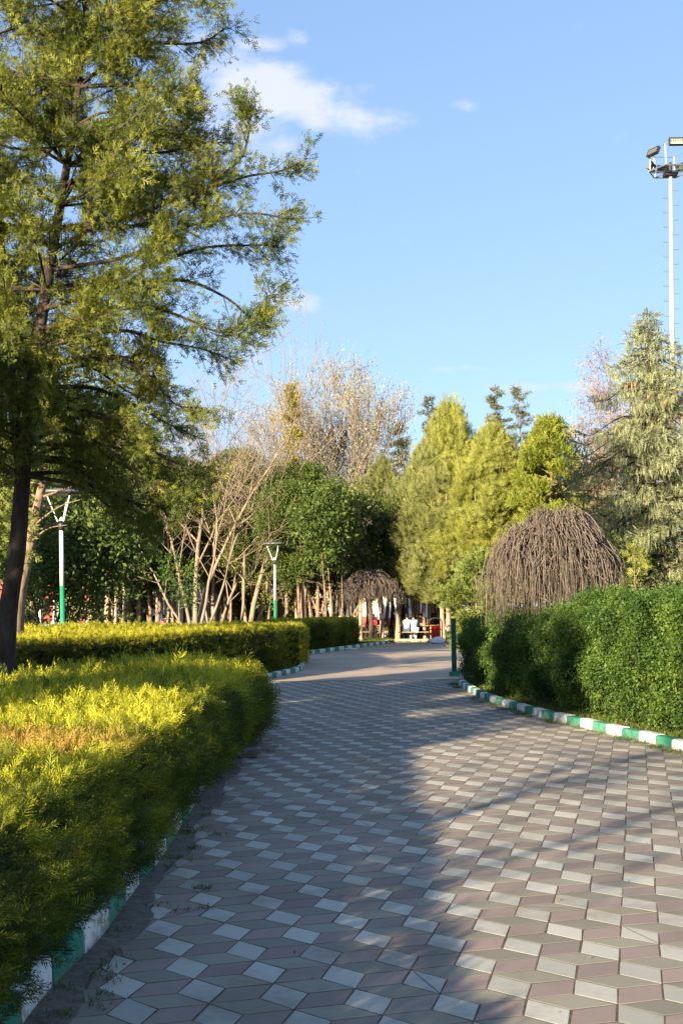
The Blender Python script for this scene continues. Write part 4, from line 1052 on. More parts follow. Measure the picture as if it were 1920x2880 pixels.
tr = [
 (100, 62, 9, 98, 1640, LT, 'pale straight trunk left of the white curved post'), (80, 66, 9, 84, 1640, LT, 'yellowish trunk nearest the leaning juniper trunk'),
 (187, 58, 8, 184, 1650, LT, 'slim trunk hugging the right side of the left street lamp'), (207, 60, 11, 213, 1650, LT, 'pale trunk beside the red playground ride'),
 (228, 63, 9, 229, 1668, LT, 'paler thin trunk behind the orange playground seat'), (255, 58, 13, 258, 1660, LT, 'stout pale trunk left of the parking sign'),
 (313, 66, 6, 314, 1665, LT, 'thin pale trunk behind the hood of the white parked car'), (321, 60, 10, 326, 1665, LT, 'pale leaning trunk in front of the white parked car'),
 (353, 52, 13, 352, 1560, LT, 'tall bright trunk rising high between the two parked cars'), (370, 60, 8, 369, 1560, MT, 'brown thin trunk just right of the tall bright trunk'),
 (397, 66, 7, 396, 1650, LT, 'knobby thin trunk left of the far green lamp pole'), (424, 60, 17, 426, 1640, MT, 'thick grey-brown trunk right of the far green lamp pole'),
 (446, 56, 12, 443, 1650, LT, 'bright straight trunk left of the child in pink'), (471, 66, 8, 470, 1660, LT, 'slim bright trunk right of the child in pink'),
 (486, 58, 12, 484, 1600, LT, 'bright trunk with a slight bend left of the low-splitting tree'), (519, 64, 10, 517, 1650, MT, 'shadowed trunk just left of the low-splitting tree'),
 (592, 60, 10, 590, 1590, LT, 'first of two straight trunks right of the low-splitting tree'), (604, 56, 12, 602, 1590, LT, 'second of two straight trunks right of the low-splitting tree'),
 (622, 58, 12, 619, 1600, LT, 'smooth straight trunk beside the pair of straight trunks'), (654, 62, 13, 655, 1600, LT, 'broad-footed pale trunk left of the leaning leafless tree'),
 (735, 60, 10, 735, 1590, LT, 'blotchy pale trunk between the leaning tree and the middle lamp'), (804, 56, 13, 804, 1640, MT, 'greyish trunk under the dark broadleaf tree, right of the middle lamp'),
 (832, 54, 11, 835, 1640, LT, 'orange-lit trunk with a side fork right of the middle lamp'), (893, 50, 13, 894, 1620, MT, 'brown trunk directly above the end of the second hedge'),
 (881, 52, 9, 866, 1640, MT, 'dark leaning trunk crossing beside the brown trunk'), (909, 54, 7, 909, 1620, MT, 'slim dark trunk right of the brown trunk above the hedge end'),
 (932, 56, 9, 926, 1640, MT, 'brown trunk above the short third hedge'), (943, 57, 8, 962, 1620, MT, 'brown trunk leaning right above the farthest hedge'),
 (988, 62, 12, 985, 1650, MT, 'dark brown trunk above the farthest hedge'), (1013, 60, 12, 1013, 1640, LT, 'bright trunk left of the forked weeping tree'),
 (968, 72, 7, 968, 1660, M_bark_dk, 'thin black trunk in front of the cream wall'), (1002, 74, 6, 1001, 1660, M_bark_dk, 'second thin black trunk in front of the cream wall'), (955, 78, 5, 955, 1670, M_bark_dk, 'thinnest black trunk in front of the cream wall'),
 (1029, 68, 7, 1026, 1650, M_bark_dk, 'black trunk just left of the forked weeping tree'),
 (1073, 60, 14, 1069, 1640, LT, 'pale pinkish trunk carrying a small white notice'), (1096, 70, 14, 1093, 1640, M_bark_dk, 'black trunk between the notice tree and the thickest trunk'),
 (1117, 60.5, 16, 1117, 1660, LT, 'thickest pale brown trunk, broken off at the top'), (1138, 66, 12, 1138, 1660, M_bark_dk, 'dark trunk just right of the thickest trunk'),
 (1163, 63, 10, 1164, 1640, LT, 'pink-brown trunk behind the seated pair'), (1194, 60, 9, 1186, 1600, LT, 'left trunk of the close pair beside the bin'),
 (1203, 60.5, 10, 1204, 1600, LT, 'right trunk of the close pair beside the bin'), (1233, 64, 10, 1233, 1650, LT, 'orange-brown trunk behind the red bin'),
 (1241, 72, 8, 1241, 1660, M_bark_dk, 'black trunk right of the orange-brown trunk'), (1255, 70, 15, 1256, 1660, M_bark_dk, 'thick black trunk left of the green post'),
 (1272, 61, 14, 1275, 1620, LT, 'pale trunk partly hidden by the green post'), (1222, 76, 6, 1222, 1660, M_bark_dk, 'thin black bent trunk behind the bin'),
]
for i, (px, Y, w, pt, yt, m, lab) in enumerate(tr):
    fk = None
    if px == 832: fk = (.35, 858, 1655)
    T(px, Y, w, pt, yt, m, lab, 200 + i, fk, crown=(M_yel2 if px > 1150 and m is LT else M_dark) if px > 1100 else (M_mid if i % 3 == 0 else M_dark))
# dark many-stemmed shrub left of the left lamp
bare_tree('shadowed_tree', gx(148, 34, 1740), 'dark many-stemmed tree left of the left street lamp', 'tree', 56,
          [((0, 0), (.05, 0, 1), 3.6, .07), ((.1, 0), (.14, .1, 1), 3.6, .07), ((-.1, 0), (-.1, .1, 1), 3.4, .07), ((.18, 0), (.3, 0, 1), 3.2, .06)], dict(PB, levels=2), M_bark_dk, None, (M_dark, LEAF_C, 2500, .4, .3))
# small bright green sapling
crown_tree('sapling', gx(505, 47), 'small bright green leafy sapling left of the low-splitting leafless tree', 'tree', 64, 3.6, 1.7, rnd_prof(.6), 12, 16, .22, M_privet, LEAF_C, .26, .05, M_bark, limbs=20)
crown_tree('sapling', gx(205, 56), 'small yellow-green sapling between pale trunks near the red playground ride', 'tree', 65, 3.2, 1.2, rnd_prof(.6), 20, 26, .28, M_yel2, LEAF_C, .26, .04, M_bark, limbs=16)
# low dark spruces in the left grove
def low_spruce(px, Y, H, seed, label): spire(gx(px, Y), H, seed, label, M_spire, rad=H * .36, zb=.9, tiers=16, dens=1.8, group='low dark spruces of the grove')
low_spruce(300, 66, 5.2, 71, 'low dark spruce behind the parking sign')
low_spruce(395, 70, 5.0, 72, 'low dark spruce behind the second parked car')
low_spruce(90, 60, 3.4, 73, 'low dark spruce beside the white curved post')
low_spruce(880, 74, 4.6, 74, 'low dark spruce behind the brown trunk above the hedge end')
low_spruce(700, 68, 5.0, 75, 'low dark spruce between the leaning tree and the middle lamp')

# a far wooded strip beyond the road, reads as one mass
rng = np.random.default_rng(9)
n = 52000
X = rng.uniform(-75, 2, n); Yy = rng.uniform(124, 132, n)
hh = 9.0 + 2.2 * np.sin(X * .45) + 1.2 * np.sin(X * 1.3 + 2)
P = np.column_stack([X, Yy, rng.random(n) ** .8 * hh + .3])
o = scatter('distant_wood', M_dark, P, rng.normal(0, 1, (n, 3)), rng.uniform(.5, 1.3, n) * .8, SPR_C, rng); tag(o, 'dark distant wood closing the view beyond the road on the left', 'wood', None, 'stuff')

# ------------------------------------------------------------------ blue-grey spruce on the right
def spruce(loc, H, seed):
    rng = np.random.default_rng(seed)
    root = empty('spruce_tree', loc, 'large blue-grey spruce with drooping branchlets and brown cones at the right edge', 'tree')
    lines = [(np.array([[0, 0, H * i / 10] for i in range(11)]), np.linspace(.17, .02, 11), 8)]
    P = []; D = []; S = []; F_ = []
    cones = []
    tiers = 40
    for t in range(tiers):
        u = t / tiers; z = 2.15 + (H - 2.15) * u
        for b in range(int(9 - 4 * u)):
            a = rng.uniform(0, 6.283); l = (2.45 * (1 - u * u) + .14) * rng.uniform(.6, 1.15)
            d = np.array([math.cos(a), math.sin(a), 0]); sag = .22 * l
            c = curve_pts([(0, 0, z), d * l * .4 + [0, 0, z + .02], d * l * .8 + [0, 0, z - sag], d * l + [0, 0, z - sag * .7]], 4)
            lines.append((c, np.linspace(.035 * (1 - u) + .012, .006, len(c)), 4))
            n = int(10 + l * 85)
            q = rng.uniform(.12, 1, n) * (len(c) - 1); ii = np.clip(q.astype(int), 0, len(c) - 2)
            sd = np.array([-d[1], d[0], 0])
            p = c[ii] + (c[ii + 1] - c[ii]) * (q - ii)[:, None]
            lat = rng.normal(0, .16, n) * (1.1 - .5 * q / len(c)); p = p + sd * lat[:, None]; dr = rng.random(n)
            hang = rng.random(n) < .55
            p[:, 2] -= np.where(hang, dr * .20, 0)
            P.append(p); dd = np.where(hang[:, None], np.array([0, 0, -1.0]) + rng.normal(0, .18, (n, 3)), d * .9 + sd * np.sign(lat)[:, None] * .7 + rng.normal(0, .3, (n, 3)) + np.array([0, 0, .1]))
            D.append(dd); S.append(rng.uniform(.12, .22, n) * (1 + .1 * hang))
            if u > .55 and rng.random() < .8:
                for k in range(3): cones.append(c[rng.integers(len(c) // 2, len(c))] + rng.normal(0, .06, 3))
    tube_mesh('trunk', lines, M_bark_dk, root)
    scatter('crown', M_blue, np.concatenate(P), np.concatenate(D), np.concatenate(S), [tpl_spray(6, .26, .042, 60 + i, -.05) for i in range(4)], rng, root)
    cm = plain('cone_brown', (.30, .15, .07), .8, .2); proto = None
    for c in cones[:96]:
        if proto is None:
            mb = MB(); mb.tube([(0, 0, 0), (0, 0, -.05), (.005, 0, -.12)], [.012, .022, .008], 5); proto = mb.build('cone', cm, root); o = proto
        else: o = proto.copy(); C.objects.link(o)
        o.location = tuple(c)
sl = gx(1845, 30)
spruce(sl, 9.0, 81)
# reddish birch
PBi = dict(levels=3, seg=[8, 6, 6, 5], wob=.08, up=[.1, .4, -.1, -1.6], kids=[12, 9, 6], **{'from': [.35, .2, .15]}, ang=(18, 42), len=(.28, .45), taper=.2, rr=.45)
bare_tree('birch_tree', gx(1815, 48), 'reddish leafless birch with fine drooping twigs behind the left side of the spruce', 'tree', 91,
          [((0, 0), (-.04, 0, 1), 9.6, .12), ((.2, 0), (.12, 0, 1), 9.0, .10), ((-.1, 0), (-.08, 0, 1), 8.0, .10)], PBi, M_birch, None, (M_birch, [tpl_spray(2, .3, .10, i) for i in range(3)], 14000, .2, .13), min_r=.006)
# low orange-white blossom bush behind the right hedge
crown_tree('blossom_bush', gx(1800, 34), 'pale leafless bush full of whitish twigs under the spruce, behind the privet hedge', 'bush', 66, 3.0, .5, rnd_prof(1.5), 60, 40, .4, foliage('pale_twigs', [(.1, (.42, .30, .20)), (.9, (.75, .68, .58))], .2), [tpl_spray(3, .5, .03, i) for i in range(3)], .3, .05, M_bare, limbs=30)
crown_tree('shrub', gx(1690, 29), 'dark green shrub behind the right edge of the near weeping tree', 'bush', 67, 2.9, .4, rnd_prof(1.0), 40, 50, .4, M_dark, LEAF_C, .24, .05, M_bark)
crown_tree('shrub', gx(1786, 27.5), 'small yellow-green cypress shoot between the weeping tree and the spruce', 'bush', 68, 3.0, .8, rnd_prof(.22), 10, 24, .16, M_yel, SPR_M, .2, .03, M_bark)
crown_tree('cypress_tree', gx(1340, 44), 'low green cypress just behind the left end of the privet hedge', 'tree', 69, 3.4, .3, rnd_prof(1.0), 40, 60, .4, M_mid, SPR_C, .28, .06, M_bark, G)

# ------------------------------------------------------------------ floodlight mast
def mast():
    Y = 37.6; b = gx(1893, Y, 1700); top = at(1884, 492, Y)
    root = empty('floodlight_mast', b, 'very tall floodlight mast with step irons and a hexagonal lamp platform', 'floodlight mast')
    H = top.z; dx = top.x - b.x
    rust, nt, out = mat('mast_paint')
    n = noise(nt, 3.5, 7, .7, 'Object', (1, 1, .35)); MM = mk_math(nt)
    f = MM('MINIMUM', MM('MAXIMUM', MM('MULTIPLY', MM('SUBTRACT', n, .56), 7), 0), 1)
    prin(nt, out, mixc(nt, f, (.36, .35, .33), (.24, .13, .08)), .55, .35)
    rbrown = plain('rust_brown', (.10, .035, .025), .7, .3, 0, .2)
    mb = MB(); mb.tube([(0, 0, -.05), (dx * .28, 0, H * .28), (dx * .3, 0, H * .30)], [.155, .15, .15], 12); mb.build('lower_pole', rbrown, root, True)
    mb = MB(); mb.tube([(dx * .29, 0, H * .29), (dx * .6, 0, H * .6), (dx, 0, H)], [.105, .078, .058], 12); mb.build('pole', rust, root, True)
    z = 4.0; k = 0
    while z < H - .4:
        s = 1 if k % 2 else -1; x = dx * z / H; mb = MB()
        w = .12
        mb.tube([(x + s * .08, 0, z), (x + s * (w + .11), 0, z), (x + s * (w + .115), 0, z + .05)], .006, 5); mb.build('step_iron', M_dgrey, root)
        z += .235; k += 1
    cx = dx; zt = H
    mb = MB(); Rr = .68
    hexa = [(cx + Rr * math.cos(R(60 * i + 3)), Rr * math.sin(R(60 * i + 3))) for i in range(6)]
    for i in range(6):
        a, c = hexa[i], hexa[(i + 1) % 6]
        mb.tube([(a[0], a[1], zt + .12), (c[0], c[1], zt + .12)], .028, 4); mb.tube([(cx, 0, zt + .08), (a[0], a[1], zt + .12)], .018, 4)
    for i in range(3):
        a, c = hexa[i], hexa[i + 3]
    # grating
    for i in range(-12, 13):
        x = i * .052; hw = math.sqrt(max(0, .60 ** 2 - x * x)); mb.tube([(cx + x, -hw, zt + .115), (cx + x, hw, zt + .115)], .004, 3)
    mb.build('platform', M_grey, root)
    mb = MB()
    for i in range(6):
        a = hexa[i]; mb.tube([(a[0] * 1 + (cx - a[0]) * .06, a[1] * .94, zt + .12), (a[0] + (cx - a[0]) * .06, a[1] * .94, zt + .80)], .022, 4)
        c = hexa[(i + 1) % 6]
        mb.tube([(a[0] + (cx - a[0]) * .06, a[1] * .94, zt + .78), (c[0] + (cx - c[0]) * .06, c[1] * .94, zt + .78)], .018, 4)
    mb.build('guard_rail', M_grey, root)
    mb = MB(); mb.box((cx, 0, zt + .02), (.40, .34, .12)); mb.tube([(cx, 0, zt - .12), (cx, 0, zt + .4)], .05, 8); mb.build('mount_box', M_dgrey, root)
    led = bpy.data.materials.new('led_window')
    glassm = plain('lamp_glass', (.13, .13, .10), .25, .6, .2, .15, 30); leds = plain('led_cell', (.85, .80, .55), .3, .5, 0, .03)
    def flood(c, rz, tilt, leds_on):
        f = bpy.data.objects.new('floodlight', None)
        me = MB(); me.box((0, .05, 0), (.46, .09, .24)); me.box((0, -.004, .108), (.46, .03, .022)); me.box((0, -.004, -.108), (.46, .03, .022)); me.box((-.22, -.004, 0), (.02, .03, .20)); me.box((.22, -.004, 0), (.02, .03, .20))
        h = me.build('floodlight', M_dgrey, root); h.location = c; h.rotation_euler = (tilt, 0, rz)
        me = MB(); me.box((0, .0, 0), (.42, .012, .194)); me.build('lens', glassm, h)
        if leds_on:
            me = MB()
            for i in range(5):
                for j in range(2): me.box((-.14 + i * .07, -.009, .035 - j * .055), (.028, .006, .028))
            me.box((0, -.009, -.07), (.38, .006, .035)); me.build('led_cells', leds, h)
        me = MB(); me.box((0, .11, -.02), (.10, .05, .10)); me.build('bracket', M_grey, h)
    flood((cx + .06, -Rr * .90, zt + .86), 0, R(-8), True)
    flood((cx - .62, -.30, zt + .66), R(-62), R(-25), False)
    flood((cx - .52, .40, zt + .42), R(-120), R(-25), False)
    flood((cx - .02, .62, zt + .42), R(178), R(-25), False)
    flood((cx + .62, -.30, zt + .66), R(62), R(-25), False)
    flood((cx + .52, .40, zt + .42), R(120), R(-25), False)
mast()

# ------------------------------------------------------------------ street lamps
def lamp(loc, H, green, label, seed=0, lean=0, up=True):
    root = empty('street_lamp', loc, label, 'street lamp', 'park street lamps with round discs', seed)
    ph = H - .95
    mb = MB(); mb.tube([(lean * green, 0, green), (lean * ph, 0, ph)], [.055, .05], 12); mb.build('pole', M_white, root, True)
    mb = MB(); mb.tube([(0, 0, -.02), (0, 0, .25), (lean * green, 0, green)], [.09, .062, .056], 12); mb.build('pole_foot', M_green, root, True)
    x = lean * ph
    mb = MB(); mb.tube([(x, 0, ph), (x, 0, ph + .24)], [.062, .085], 12); mb.build('collar', M_dgrey, root, True)
    mb = MB(); mb.tube([(x, 0, ph + .24), (x, 0, ph + .34)], [.07, .012], 12); mb.build('cap', M_white, root, True)
    for k in range(3):
        a = R(175 + 120 * k); mb = MB()
        mb.tube([(x + .08 * math.cos(a), .08 * math.sin(a), ph + .20), (x + .36 * math.cos(a), .36 * math.sin(a), H - .06)], .017, 6); s = mb.build('strut', M_white, root)
        mb = MB(); mb.tube([(x + .35 * math.cos(a), .35 * math.sin(a), H - .09), (x + .37 * math.cos(a), .37 * math.sin(a), H - .02)], .03, 6); mb.build('strut_end', M_dgrey, s)
    mb = MB(); mb.lathe([(.10, H - .05), (.42, H - .045), (.53, H - .02), (.535, H), (.40, H + .055), (.15, H + .085), (.01, H + .09)], (x, 0, 0), 28); mb.build('lamp_disc', M_grey, root, True)
    mb = MB(); mb.lathe([(.40, H - .062), (.10, H - .066), (.001, H - .066)][::-1], (x, 0, 0), 28); mb.build('lamp_lens', plain('frosted', (.6, .6, .55), .3, .5), root)
lamp(gx(773.5, 55.8, 1700), 4.6, 2.05, 'middle street lamp with round grey disc rising above the yellow hedge top', .1)
lamp(gx(180, 30.4, 1740), 4.6, 2.28, 'left and nearest street lamp, its disc half hidden by juniper branches', .4, -.02)
lamp(gx(407, 76, 1740), 4.6, 2.95, 'far thin street lamp with green lower pole between the parked cars and the child', .7)
lamp(gx(1227, 78, 1740), 4.6, 2.6, 'farthest street lamp, a thin green pole behind the red bin', .2)

# green square post by the right hedge
pb = gp(1277, 1903); root = empty('gate_post', (pb.x, pb.y, 0), 'dark green square post on a green block beside the privet hedge', 'post')
mb = MB(); mb.box((0, 0, .74), (.11, .11, 1.24)); mb.box((0, 0, 1.365), (.13, .13, .02)); mb.build('post', M_dgreen, root)
mb = MB(); mb.box((0, 0, .06), (.24, .24, .13)); mb.build('foot_block', M_green, root, bevel=.01)

# ------------------------------------------------------------------ picnic tables
def picnic(loc, rz, label):
    root = empty('picnic_table', loc, label, 'picnic table', 'wooden picnic tables under the trees', rz)
    mb = MB()
    for i in range(5): mb.box((0, -.30 + i * .15, .75), (1.8, .14, .04))
    mb.build('tabletop', M_wood, root)
    for s in (-1, 1):
        mb = MB()
        for i in range(2): mb.box((0, s * (.66 + i * .14), .45), (1.8, .13, .04))
        mb.build('bench_seat', M_wood, root)
        mb = MB(); mb.box((s * .65, -.36, .365), (.06, .09, .86), rx=R(-32)); mb.build('leg', M_wood, root)
        mb = MB(); mb.box((s * .65 + .065, .36, .365), (.06, .09, .86), rx=R(32)); mb.build('leg', M_wood, root)
        mb = MB(); mb.box((s * .65 - .065, 0, .385), (.05, 1.56, .09)); mb.build('crossbeam', M_wood, root)
def gb(px, py): p = gp(px, py); return Vector((p.x, p.y, 0))
TB = {}
for k, (px, Y, rz, lab) in {'a': (1030, 62, R(8), 'picnic table partly hidden by the dark forked weeping tree'), 'b': (1172, 60.2, R(-4), 'picnic table where the pair in white and blue sits, beside the close pair of trunks'),
                            'c': (1262, 62, R(5), 'picnic table at the right, beside the green post'), 'd': (1098, 66, R(12), 'picnic table behind the tree with the notice')}.items():
    g = gx(px, Y); TB[k] = (g, rz); picnic(g, rz, lab)

# ------------------------------------------------------------------ people
def skin_mesh(name, J, E_, m, parent, sub=1):
    bm = bmesh.new(); lay = bm.verts.layers.skin.verify(); vs = []
    for i, (p, r) in enumerate(J):
        v = bm.verts.new(p); v[lay].radius = (r, r) if isinstance(r, (int, float)) else r
        v[lay].use_root = (i == 0); vs.append(v)
    for a, b in E_: bm.edges.new((vs[a], vs[b]))
    me = bpy.data.meshes.new(name); bm.to_mesh(me); bm.free()
    o = link(name, me, m, parent)
    o.modifiers.new('skin', 'SKIN').use_smooth_shade = True
    s = o.modifiers.new('sub', 'SUBSURF'); s.levels = sub; s.render_levels = sub
    return o
def cloth(name, c, r=.8): return plain(name, c, r, .2, 0, .08)
def person(loc, rz, label, top, legs, hair=M_hair, scale=1.0, seated=True, long_hair=False, lean=.18, seat=.47, group=None):
    """origin at the ground under the pelvis, facing local -Y... +Y is forward"""
    root = empty('person', loc, label, 'person', group, rz, scale)
    if seated:
        hp = (0, 0, seat + .10); ch = (0, lean * .8, seat + .42); nk = (0, lean * 1.2, seat + .58); hd = (0, lean * 1.5 + .02, seat + .72); tp = (0, lean * 1.5 + .02, seat + .83)
        def leg(s): return [((s * .09, .02, seat + .08), .085), ((s * .12, .42, seat + .07), .062), ((s * .12, .42, seat - .20), .05), ((s * .12, .44, .09), .038), ((s * .12, .56, .05), .035)]
        def arm(s): return [((s * .17, ch[1] + .01, seat + .52), .058), ((s * .24, ch[1] + .08, seat + .30), .045), ((s * .16, ch[1] + .30, seat + .31), .034), ((s * .12, ch[1] + .38, seat + .31), .028)]
    else:
        hp = (0, 0, .92); ch = (0, .02, 1.28); nk = (0, .01, 1.48); hd = (0, .03, 1.60); tp = (0, .03, 1.70)
        def leg(s): return [((s * .09, 0, .86), .088), ((s * .10, .02 + s * .05, .48), .06), ((s * .10, s * .09, .09), .04), ((s * .11, s * .09 + .13, .05), .035)]
        def arm(s): return [((s * .18, 0, 1.42), .055), ((s * .24, .02, 1.14), .042), ((s * .23, .12, .90), .032), ((s * .22, .15, .82), .026)]
    body = [(hp, .11), (ch, .12), (nk, .05), (hd, .085), (tp, .075)]; E_ = [(0, 1), (1, 2), (2, 3), (3, 4)]
    for s in (-1, 1):
        b = len(body); body += leg(s); E_ += [(0, b)] + [(b + i, b + i + 1) for i in range(len(leg(s)) - 1)]
        b = len(body); body += arm(s); E_ += [(1, b)] + [(b + i, b + i + 1) for i in range(3)]
        # fingers
        w = body[-1][0]; h0 = len(body) - 1
        for f in range(5):
            b2 = len(body); dx = (f - 2) * .011
            if f == 0: q = [((w[0] - s * .02, w[1] + .02, w[2] + .005), .009), ((w[0] - s * .035, w[1] + .045, w[2] - .005), .008)]
            else: q = [((w[0] + dx, w[1] + .045, w[2] - .005), .009), ((w[0] + dx * 1.2, w[1] + .075 - .006 * abs(f - 2), w[2] - .02), .008)]
            body += q; E_ += [(h0, b2), (b2, b2 + 1)]
    skin_mesh('body', body, E_, M_skin, root)
    sh = [(hp, (.165, .125)), (((hp[0] + ch[0]) / 2, (hp[1] + ch[1]) / 2 - .015, (hp[2] + ch[2]) / 2), (.155, .12)), (ch, (.17, .13)), ((nk[0], nk[1], nk[2] - .06), (.10, .08))]; e2 = [(0, 1), (1, 2), (2, 3)]
    for s in (-1, 1):
        b = len(sh); A = arm(s)[:3]; sh += [(p, r + .018) for p, r in A]; e2 += [(2, b), (b, b + 1), (b + 1, b + 2)]
    skin_mesh('shirt', sh, e2, top, root)
    tr_ = [(hp, (.155, .13))]; e3 = []
    for s in (-1, 1):
        b = len(tr_); A = leg(s)[:-1]; tr_ += [(p, r + .014) for p, r in A]; e3 += [(0, b)] + [(b + i, b + i + 1) for i in range(len(A) - 1)]
    skin_mesh('trousers', tr_, e3, legs, root)
    for s in (-1, 1):
        p = leg(s)[-2][0]; mb = MB(); mb.box((p[0], p[1] + .06, .04), (.09, .26, .08)); mb.build('shoe', M_dgrey, root, bevel=.02)
    hj = [((hd[0], hd[1] - .03, hd[2] + .03), .095), ((tp[0], tp[1] - .015, tp[2]), .088), ((hd[0], hd[1] - .05, hd[2] - .06), .075)]; eh = [(0, 1), (0, 2)]
    if long_hair: hj += [((hd[0], hd[1] - .09, hd[2] - .25), (.10, .05)), ((hd[0] + .02, hd[1] - .12, hd[2] - .40), (.07, .04))]; eh += [(2, 3), (3, 4)]
    skin_mesh('hair', hj, eh, hair, root)
    # face
    mb = MB(); f = hd[1] + .082
    mb.tube([(hd[0], f - .01, hd[2] + .045), (hd[0], f + .022, hd[2] + .01)], [.010, .016], 6); mb.build('nose', M_skin, root, True)
    mb = MB()
    for s in (-1, 1): mb.box((s * .032, f, hd[2] + .045), (.024, .012, .010))
    mb.build('eyes', M_dgrey, root)
    mb = MB(); mb.box((0, f - .002, hd[2] - .035), (.045, .012, .010)); mb.build('mouth', cloth('lips', (.45, .15, .13)), root)
    return root
cw, cbl, cr_, cjean, cdk = cloth('shirt_white', (.78, .77, .72)), cloth('shirt_blue', (.24, .40, .60)), cloth('shirt_red', (.62, .03, .05)), cloth('jeans', (.05, .08, .15)), cloth('black_cloth', (.02, .02, .022))
def seat_at(tk, u, s): g, rz = TB[tk]; c, sn = math.cos(rz), math.sin(rz); x, y = u, s * .72; return Vector((g.x + c * x - sn * y, g.y + sn * x + c * y, 0))
PG = 'people sitting at the picnic tables'
person(seat_at('b', -.50, -1), TB['b'][1] - .12, 'person in a white shirt seen from behind on the picnic bench', cw, cjean, group=PG)
person(seat_at('b', -.12, -1), TB['b'][1] + .15, 'person in a light blue shirt seen from behind, leaning on the one in white', cbl, cw, lean=.26, group=PG)
person(seat_at('b', .18, 1), TB['b'][1] + math.pi, 'person in a yellow and pink top facing the pair across the table', cloth('top_pink', (.70, .22, .30)), cdk, group=PG)
person(seat_at('c', -.35, -1), TB['c'][1] - .1, 'long-haired person in a magenta top seen from behind beside the green post', cloth('top_magenta', (.65, .03, .15)), cw, long_hair=True, hair=cloth('brown_hair', (.10, .045, .02)), group=PG)
person(seat_at('c', -.70, 1), TB['c'][1] + math.pi, 'person in a dark purple top at the right picnic table', cloth('top_purple', (.10, .06, .16)), cjean, group=PG)
person(seat_at('a', .42, 1), TB['a'][1] + math.pi, 'person in a red top behind the dark forked weeping tree', cr_, cw, group=PG)
person(seat_at('d', -.35, 1), TB['d'][1] + math.pi, 'person in black behind the tree with the notice', cdk, cw, group=PG)
person(seat_at('d', .45, -1), TB['d'][1] + .3, 'person in a pale blue jacket just left of the thickest trunk', cloth('jacket_blue', (.35, .50, .62)), cjean, group=PG)
person(gx(461, 66), R(200), 'child in pink and purple standing between the trunks on the left', cloth('top_child', (.62, .12, .38)), cloth('purple', (.22, .16, .40)), seated=False, scale=.80)

# ------------------------------------------------------------------ bin, bag, litter, stone
bp = gb(1225, 1808); root = empty('litter_bin', bp, 'red cylindrical litter bin in a black hoop frame at the path end', 'litter bin')
mb = MB(); mb.lathe([(.16, .14), (.19, .16), (.215, .78), (.225, .80), (.20, .80), (.19, .3), (.01, .3)], n=24); mb.build('bin_body', M_red, root, True)
mb = MB(); ar = [(-.29 * math.cos(R(a)), 0, .98 + .16 * math.sin(R(a))) for a in range(0, 181, 20)]
mb.tube([(-.29, 0, .05)] + ar + [(.29, 0, .05)], .03, 8); mb.build('frame', M_dgrey, root, True)
mb = MB(); mb.box((0, 0, .055), (.74, .5, .11)); mb.build('base_plate', M_dgrey, root, bevel=.01)
mb = MB(); mb.tube([(-.29, 0, .62), (.29, 0, .62)], .02, 6); mb.build('hanger', M_dgrey, root)
def bag(loc, s, label, name='rubbish_bag', c=(.62, .68, .74)):
    bm = bmesh.new(); bmesh.ops.create_icosphere(bm, subdivisions=3, radius=1); r = random.Random(int(loc.y * 10))
    for v in bm.verts:
        n = 1 + .16 * math.sin(v.co.x * 5 + v.co.y * 3) + .1 * math.sin(v.co.y * 9 - v.co.z * 4)
        v.co = Vector((v.co.x * n * s[0], v.co.y * n * s[1], (max(v.co.z, -.75) + .75) * s[2] * (1 + .25 * max(0, .4 - abs(v.co.x)))))
    me = bpy.data.meshes.new(name); bm.to_mesh(me); bm.free(); me.polygons.foreach_set('use_smooth', [True] * len(me.polygons))
    o = link(name, me, plain(name, c, .4, .4, 0, .15, 12)); o.location = loc; tag(o, label, 'bag' if 'bag' in name else 'litter'); return o
bag(gb(1231, 1811) + Vector((.0, 0, .012)), (.34, .22, .17), 'pale blue plastic rubbish bag lying at the foot of the red bin')
bag(gb(986, 1829) + Vector((0, 0, .012)), (.28, .14, .05), 'flattened white litter beside the far striped kerb', 'paper_litter', (.62, .60, .55))
st = gp(703, 2136)
mb = MB(); mb.box((0, 0, .058), (.20, .16, .105), rz=.06); mb.box((-.14, .02, .055), (.075, .15, .095), rz=.1)
o = mb.build('concrete_block', M_conc, bevel=.012); o.location = (st.x - .02, st.y + .08, .01); tag(o, 'broken piece of concrete kerb lying at the far end of the near hedge', 'concrete block')

# notice on tree
np_ = at(1070, 1734, 59.85)
root = empty('notice_board', (np_.x, 59.78, np_.z), 'small white notice with red edge and writing on a pale trunk', 'sign')
mb = MB(); mb.box((0, 0, 0), (.28, .02, .30)); mb.build('panel', M_white, root)
mb = MB()
for z in (.145, -.145): mb.box((0, -.013, z), (.29, .008, .02))
for x in (.14, -.14): mb.box((x, -.0135, 0), (.015, .008, .27))
rr = random.Random(2)
for k in range(6):
    x = -.11; z = .10 - k * .042
    while x < .10: w = rr.uniform(.02, .05); mb.box((x + w / 2, -.0125, z), (w, .005, .012)); x += w + .012
mb.build('border_and_writing', M_red, root)

def text(s, size, m, parent, loc, rot=(R(90), 0, 0), name='lettering', depth=.03):
    cu = bpy.data.curves.new(name, 'FONT'); cu.body = s; cu.size = size; cu.extrude = depth; cu.align_x = 'CENTER'; cu.align_y = 'CENTER'
    t = bpy.data.objects.new(name, cu); C.objects.link(t)
    bpy.context.view_layer.update()
    me = bpy.data.meshes.new_from_object(t.evaluated_get(bpy.context.evaluated_depsgraph_get())); bpy.data.objects.remove(t)
    o = link(name, me, m, parent); o.location = loc; o.rotation_euler = rot; return o

